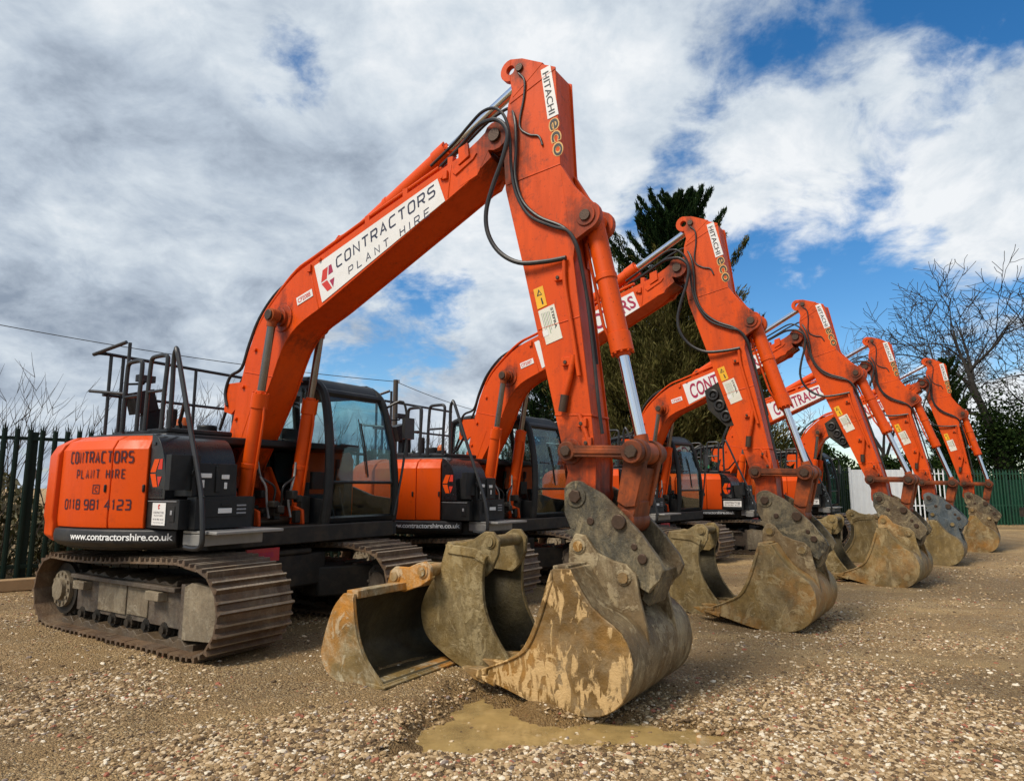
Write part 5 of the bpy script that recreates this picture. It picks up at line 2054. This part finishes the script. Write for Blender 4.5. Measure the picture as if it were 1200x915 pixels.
def bare_tree(name, label, x, y, h, seed, spread=1.0, mat='twig_dark', group=None, depth=6, trunk_r=.3, ivy=0, rmin=.013):
    rr = random.Random(seed)
    root = empty(name, (x, y, -.1))
    tag(root, label, 'tree', group)
    mt, mtw = MB(), MB()
    ivy_pts = []

    def grow(p, d, L, r0, lev):
        n = 5 if lev < 3 else 3
        pts = [p]
        dd = d.copy()
        for k in range(n):
            j = .05 + .035 * lev
            dd = (dd + Vector((rr.gauss(0, j), rr.gauss(0, j), rr.gauss(0, j * .6) + (.045 if lev > 1 else .0)))).normalized()
            pts.append(pts[-1] + dd * L / n)
        r0 = max(r0, rmin)
        rs = [max(rmin, r0 * (1 - .42 * k / n)) for k in range(n + 1)]
        if lev >= depth - 1:
            rs = [max(rmin * .8, r0 * (1 - .6 * k / n)) for k in range(n + 1)]
        (mt if lev < 3 else mtw).tube([tuple(q) for q in pts], rs, 8 if lev < 2 else (5 if lev < 4 else 3), caps=False)
        if ivy and lev < 2:
            for q in pts:
                if q.z < h * ivy: ivy_pts.append((q, r0))
        if lev >= depth: return
        kids = rr.choice((3, 3, 4)) if lev < 2 else rr.choice((3, 3, 4))
        az0 = rr.uniform(0, 2 * math.pi)
        for c in range(kids):
            f = rr.uniform(.35, 1) if lev > 0 else rr.uniform(.55, 1)
            if c == 0: f = 1
            k = min(n, max(1, int(round(f * n))))
            base = pts[k]
            az = az0 + 2 * math.pi * c / kids + rr.uniform(-.4, .4)
            side = dd.orthogonal().normalized()
            side.rotate(Matrix.Rotation(az, 3, dd))
            ang = rr.uniform(.45, .95) * spread if c else rr.uniform(.12, .42)
            nd = (dd * math.cos(ang) + side * math.sin(ang)).normalized()
            grow(base, nd, L * rr.uniform(.66, .86), rs[k] * rr.uniform(.58, .76), lev + 1)
    grow(Vector((0, 0, 0)), Vector((rr.uniform(-.05, .05), 0, 1)), h * .27, trunk_r, 0)
    tk = link('trunk', mt.mesh('trunk', 'bark_dark'), root)
    link('crown', mtw.mesh('crown', mat, 0), root)
    if ivy:
        r = np.random.default_rng(seed)
        C = []
        for q, r0 in ivy_pts:
            C.append(np.array(q)[None] + r.normal(size=(900, 3)) * np.array([.55, .55, .8]) * (.6 + r0 * 2.2))
        if C:
            C = np.concatenate(C)
            C = C[C[:, 2] > .2]
            V, F = sprays(C, r.normal(size=C.shape) + np.array([0, 0, -.3]), .12 + .14 * r.random(len(C)), .10 + .10 * r.random(len(C)), r)
            link('ivy', np_mesh('ivy', V, F, 'ivy_leaf', False), root)
    return root


def shrub(name, label, x, y, rx, ry, h, n, seed, mat='hedge_leaf', cat='shrub', group=None, rz=0):
    r = np.random.default_rng(seed)
    root = empty(name, (x, y, -.1), rz)
    tag(root, label, cat, group)
    m = MB()
    k = max(5, int((rx + ry) * 3))
    lobes = []
    for j in range(k):
        bx, by = (r.random() * 2 - 1) * rx * .8, (r.random() * 2 - 1) * ry * .7
        top = h * (.55 + .42 * r.random()) * (1 - .35 * (abs(bx) / rx) ** 2)
        lobes.append((bx, by, top))
        m.tube([(bx * .8, by * .8, 0), (bx * .9, by, top * .5), (bx, by, top * .92)], [.06, .04, .012], 5)
    C = []
    q = n // k
    for bx, by, top in lobes:
        zz = r.random(q) ** .8
        wid = (.35 + .9 * np.sin(np.clip(zz * 1.05, 0, 1) * np.pi) ** .7) * min(rx, ry, 1.6) * .62
        a = r.random(q) * 2 * np.pi
        rad = wid * np.sqrt(r.random(q)) * (.9 + .3 * r.random(q))
        C.append(np.stack([bx + rad * np.cos(a), by + rad * np.sin(a), zz * top + r.normal(size=q) * .12], 1))
    C = np.concatenate(C)
    V, F = sprays(C, r.normal(size=C.shape) + np.array([0, 0, .4]), .10 + .18 * r.random(len(C)), .06 + .09 * r.random(len(C)), r)
    link('stems', m.mesh('stems', 'twig_brown'), root)
    link('leaves', np_mesh('leaves', V, F, mat, False), root)
    return root


conifer('conifer_tree', 'tall dark conifer with wispy top rising behind the second excavator arm', 5.35, 24.0, 12.4, 3.2, 110000, 21, low=.64, lean=(.8, 0))
conifer('conifer_tree', 'bushy olive conifer left of the tallest one behind the excavators', 3.4, 25.5, 8.2, 2.5, 50000, 22, low=.85, group='conifers behind the fence')
conifer('conifer_tree', 'bushy conifer right of the tallest one, behind the third boom', 7.6, 24.5, 7.6, 2.8, 46000, 23, low=.85, group='conifers behind the fence')
conifer('conifer_tree', 'small dark conifer seen between the first arm and the second boom', 1.2, 26.0, 5.8, 1.6, 9000, 24, low=.1, group='conifers behind the fence')
bare_tree('bare_oak_tree', 'large bare oak with a wide branching crown at the right behind the green fence', 31.5, 43, 19, 5, 1.2, depth=6, trunk_r=.8, ivy=.27, rmin=.022)
bare_tree('bare_oak_tree', 'second bare oak cut off by the right edge of the view', 37.8, 46, 18, 15, 1.15, depth=6, trunk_r=.5, rmin=.023)
bare_tree('bare_tree', 'bare tree with fine twigs beyond the farthest arm, left of the large oak', 25.5, 46, 14.5, 8, 1.0, 'twig_brown', depth=5, trunk_r=.28, group='bare trees beyond the yard')
bare_tree('bare_tree', 'bare tree rising behind the third and fourth booms', 14.0, 40, 11.5, 9, 1.0, 'twig_brown', depth=5, trunk_r=.2, group='bare trees beyond the yard')
bare_tree('bare_tree', 'bare tree tangled behind the third excavator boom, right of the conifers', 10.8, 33, 9.5, 13, 1.0, 'twig_brown', depth=5, trunk_r=.18, group='bare trees beyond the yard')
conifer('ivy_clad_tree', 'dark ivy clad trunk standing behind the farthest excavator arm', 26.3, 40, 9.2, 1.25, 30000, 31, 'ivy_leaf', 'ivy_leaf')
for j, (x, y, rx, ry, h, n, lb) in enumerate([
        (12.5, 33, 3.2, 2.0, 5.6, 16000, 'dense dark evergreen bush behind the third excavator cab'),
        (17.6, 37, 3.4, 2.0, 4.2, 22000, 'dark evergreen bush behind the white gate'),
        (23.2, 38, 3.6, 2.0, 3.6, 22000, 'dark evergreen bush over the left end of the bright green fence'),
        (29.0, 39, 4.0, 2.0, 3.0, 22000, 'dark evergreen bush over the green fence, at the foot of the oak'),
        (35.5, 40, 4.0, 2.0, 3.8, 20000, 'dark evergreen bush at the far right behind the green fence'),
        (8.4, 29, 3.0, 1.6, 4.4, 12000, 'olive bush at the foot of the conifers')]):
    shrub('evergreen_bush', lb, x, y, rx, ry, h, n, 50 + j, 'ivy_leaf' if j != 5 else 'hedge_leaf', 'bush', 'evergreen bushes behind the yard')

# bramble thicket behind the left fence
r = np.random.default_rng(77)
n = 26000
s = r.random(n) * 20 - 2
off = .5 + r.random(n) * 2.6
zt = (r.random(n) ** .8) * (1.55 + .5 * np.sin(s * 1.3) + .3 * np.sin(s * 3.1))
nrm = Vector((-FD.y, FD.x))
C = np.stack([FL0.x + FD.x * s + nrm.x * off, FL0.y + FD.y * s + nrm.y * off, zt + .1], 1)
V, F = sprays(C, r.normal(size=C.shape), .08 + .16 * r.random(n), .03 + .07 * r.random(n), r)
tag(link('undergrowth', np_mesh('undergrowth', V, F, 'bramble_leaf', False)), 'dry brambles and dead leaves massed behind the dark palisade fence', 'undergrowth', kind='stuff')
# whippy bare saplings
m = MB()
rr = random.Random(3)
for k in range(330):
    s_ = rr.uniform(-2, 16); o_ = rr.uniform(.7, 3.2)
    b = Vector((FL0.x + FD.x * s_ + nrm.x * o_, FL0.y + FD.y * s_ + nrm.y * o_, .1))
    h_ = rr.uniform(2.3, 3.4) if s_ < 6 else rr.uniform(2.1, 2.9)
    d_ = Vector((rr.gauss(.12, .12), rr.gauss(0, .12), 1)).normalized()
    pts = [b]
    for q in range(6):
        d_ = (d_ + Vector((rr.gauss(.03, .07), rr.gauss(0, .07), 0))).normalized()
        pts.append(pts[-1] + d_ * h_ / 6)
        if q > 1:
            for z_ in range(2):
                e_ = (d_ + Vector((rr.gauss(0, .5), rr.gauss(0, .5), .1))).normalized()
                l_ = rr.uniform(.2, .55)
                p2 = pts[-1] + e_ * l_ * .6
                m.tube([tuple(pts[-1]), tuple(p2), tuple(p2 + (e_ + Vector((0, 0, .3))) * l_ * .4)], [.005, .004, .002], 3, caps=False)
    m.tube([tuple(q) for q in pts], [.012, .010, .009, .007, .006, .004, .002], 4, caps=False)
tag(link('undergrowth', m.mesh('saplings', 'twig_brown', 0)), 'thicket of whippy bare saplings rising above the dark palisade fence', 'saplings', kind='stuff')

# ------------------------------------------------------------------ pole and wires
PX, PY = -4.85, 27.6
root = empty('utility_pole', (PX, PY, 0))
tag(root, 'thin dark wooden utility pole carrying a wire behind the first cab', 'pole')
link('pole_shaft', MB().tube([(0, 0, 0), (0, 0, 6.0)], [.13, .10], 12).mesh('pole_shaft', 'pole_wood'), root)
link('insulator', MB().tube([(.12, 0, 5.85), (.12, 0, 6.0)], .04, 8).mesh('insulator', 'ink_grey'), root)


def wire(a, b, sag, label):
    a, b = Vector(a), Vector(b)
    pts = [a.lerp(b, t_) - Vector((0, 0, sag * 4 * t_ * (1 - t_))) for t_ in np.linspace(0, 1, 24)]
    o = link('overhead_wire', MB().tube([tuple(p) for p in pts], .014, 5).mesh('overhead_wire', 'rubber'))
    tag(o, label, 'wire', 'overhead wires')


wire((-18.0, 19.5, 6.9), (PX, PY, 5.93), .25, 'overhead wire running left from the pole across the sky')
wire((PX, PY, 5.93), (3.2, 38, 5.2), .5, 'overhead wire running right from the pole toward the second boom')

# ------------------------------------------------------------------ sky
SUN_DIR = Vector((-.50, -.40, .77)).normalized()
el = math.asin(SUN_DIR.z)
azr = math.atan2(SUN_DIR.x, SUN_DIR.y)
world = bpy.data.worlds.new('World')
scene.world = world
world.use_nodes = True
t = NT('tmp')
wt = world.node_tree
wt.nodes.clear()
t.t = wt
out = wt.nodes.new('ShaderNodeOutputWorld')
sky = t.n('TexSky')
sky.sky_type = 'NISHITA'
sky.sun_disc = False
sky.sun_elevation = el
sky.sun_rotation = azr
sky.air_density = 1.0
sky.dust_density = .3
sky.ozone_density = 2.5
geo = t.n('TexCoord').outputs['Generated']
sep = t.n('SeparateXYZ')
wt.links.new(geo, sep.inputs[0])
den = t.math('ADD', t.math('MAXIMUM', sep.outputs[2], 0), .42)
cmb = t.n('CombineXYZ')
t.set(cmb.inputs[0], t.math('DIVIDE', sep.outputs[0], den))
t.set(cmb.inputs[1], t.math('DIVIDE', sep.outputs[1], den))
cmb.inputs[2].default_value = 3.7
pv = cmb.outputs[0]


def blob(dirv, width):
    d = Vector(dirv).normalized()
    dot = t.n('VectorMath')
    dot.operation = 'DOT_PRODUCT'
    wt.links.new(geo, dot.inputs[0])
    dot.inputs[1].default_value = d
    c = math.cos(R(width))
    mr = t.n('MapRange')
    mr.interpolation_type = 'SMOOTHSTEP'
    t.set(mr.inputs[0], dot.outputs['Value'])
    mr.inputs[1].default_value = c
    mr.inputs[2].default_value = 1
    return mr.outputs[0]


def sumf(items):
    acc = None
    for s_, w_ in items:
        v_ = t.math('MULTIPLY', s_, w_)
        acc = v_ if acc is None else t.math('ADD', acc, v_)
    return acc


warp = t.n('VectorMath'); warp.operation = 'ADD'
nz = t.n('TexNoise'); wt.links.new(pv, nz.inputs['Vector']); nz.inputs['Scale'].default_value = 2.2; nz.inputs['Detail'].default_value = 3
sc_ = t.n('VectorMath'); sc_.operation = 'SCALE'; wt.links.new(nz.outputs['Color'], sc_.inputs[0]); sc_.inputs['Scale'].default_value = .22
wt.links.new(pv, warp.inputs[0]); wt.links.new(sc_.outputs[0], warp.inputs[1])
pw = warp.outputs[0]
n1 = t.noise(pw, 3.3, 9, .60)
n2 = t.noise(pw, 8.0, 8, .62)
cov = sumf([(n1, 1.35), (n2, .50),
            (blob((-.296, .793, .532), 6), -.52), (blob((-.19, .955, .225), 11), -.42), (blob((.02, .95, .30), 7), -.14), (blob((.312, .811, .496), 9), -.18), (blob((.44, .84, .27), 13), -.12),
            (blob((.58, .66, .48), 12), -.06), (blob((.47, .80, .37), 14), .07), (blob((.34, .91, .20), 12), -.14), (blob((.20, .88, .42), 8), -.12),
            (blob((.344, .851, .397), 9), .20), (blob((.553, .742, .378), 9), .18), (blob((-.55, .8, .3), 50), .30), (blob((-.1, .8, .55), 30), .22), (blob((.0, .95, .3), 12), .10),
            (blob((.2, -.8, .5), 80), .12)])
covm = t.n('MapRange'); covm.interpolation_type = 'SMOOTHSTEP'
t.set(covm.inputs[0], cov); covm.inputs[1].default_value = .78; covm.inputs[2].default_value = 1.04
alpha = covm.outputs[0]
n3 = t.noise(pw, 2.6, 8, .60)
n4 = t.noise(pw, 8.0, 8, .62)
shade = sumf([(n3, 1.25), (n4, .80),
              (blob((-.171, .824, .54), 26), .15), (blob((-.03, .85, .52), 20), .10), (blob((.344, .851, .397), 11), .12), (blob((.553, .742, .378), 11), .10), (blob((-.545, .672, .502), 18), .10),
              (blob((-.5, .81, .29), 34), -.05), (blob((-.40, .845, .36), 20), -.04), (blob((.15, .97, .12), 22), .20), (blob((.55, .80, .15), 26), .20), (blob((-.5, -.6, .6), 80), .15)])
ccol = t.ramp(t.math('SUBTRACT', shade, .41), [(.36, (.27, .33, .42)), (.48, (.37, .435, .525)), (.60, (.48, .555, .65)), (.78, (.66, .73, .80)), (.98, (.88, .91, .94))])
hs = t.n('HueSaturation'); hs.inputs['Saturation'].default_value = 1.35; wt.links.new(sky.outputs[0], hs.inputs['Color'])
b1 = t.n('Background'); wt.links.new(hs.outputs[0], b1.inputs[0]); b1.inputs[1].default_value = .105
b2 = t.n('Background'); wt.links.new(ccol, b2.inputs[0]); b2.inputs[1].default_value = .75
mx = t.n('MixShader')
wt.links.new(alpha, mx.inputs[0]); wt.links.new(b1.outputs[0], mx.inputs[1]); wt.links.new(b2.outputs[0], mx.inputs[2])
wt.links.new(mx.outputs[0], out.inputs['Surface'])
bpy.data.materials.remove(t.m)

sun = bpy.data.lights.new('sun', 'SUN')
sun.energy = 3.0
sun.angle = R(20)
sun.color = (1, .91, .78)
so = bpy.data.objects.new('sun', sun)
COL.objects.link(so)
so.rotation_euler = SUN_DIR.to_track_quat('Z', 'Y').to_euler()

# ------------------------------------------------------------------ camera
cam = bpy.data.cameras.new('camera')
cam.sensor_width = 36
cam.lens = 36 * 784.2 / 1200
cam.clip_end = 3000
co = bpy.data.objects.new('camera', cam)
COL.objects.link(co)
co.location = (0, 0, 1.6)
co.rotation_euler = (R(90 + 8.157), 0, 0)
scene.camera = co
scene.view_settings.view_transform = 'Standard'
scene.view_settings.look = 'None'
scene.view_settings.exposure = .42
scene.view_settings.gamma = 1
scene.render.film_transparent = False
scene.cycles.max_bounces = 6
scene.cycles.transparent_max_bounces = 12
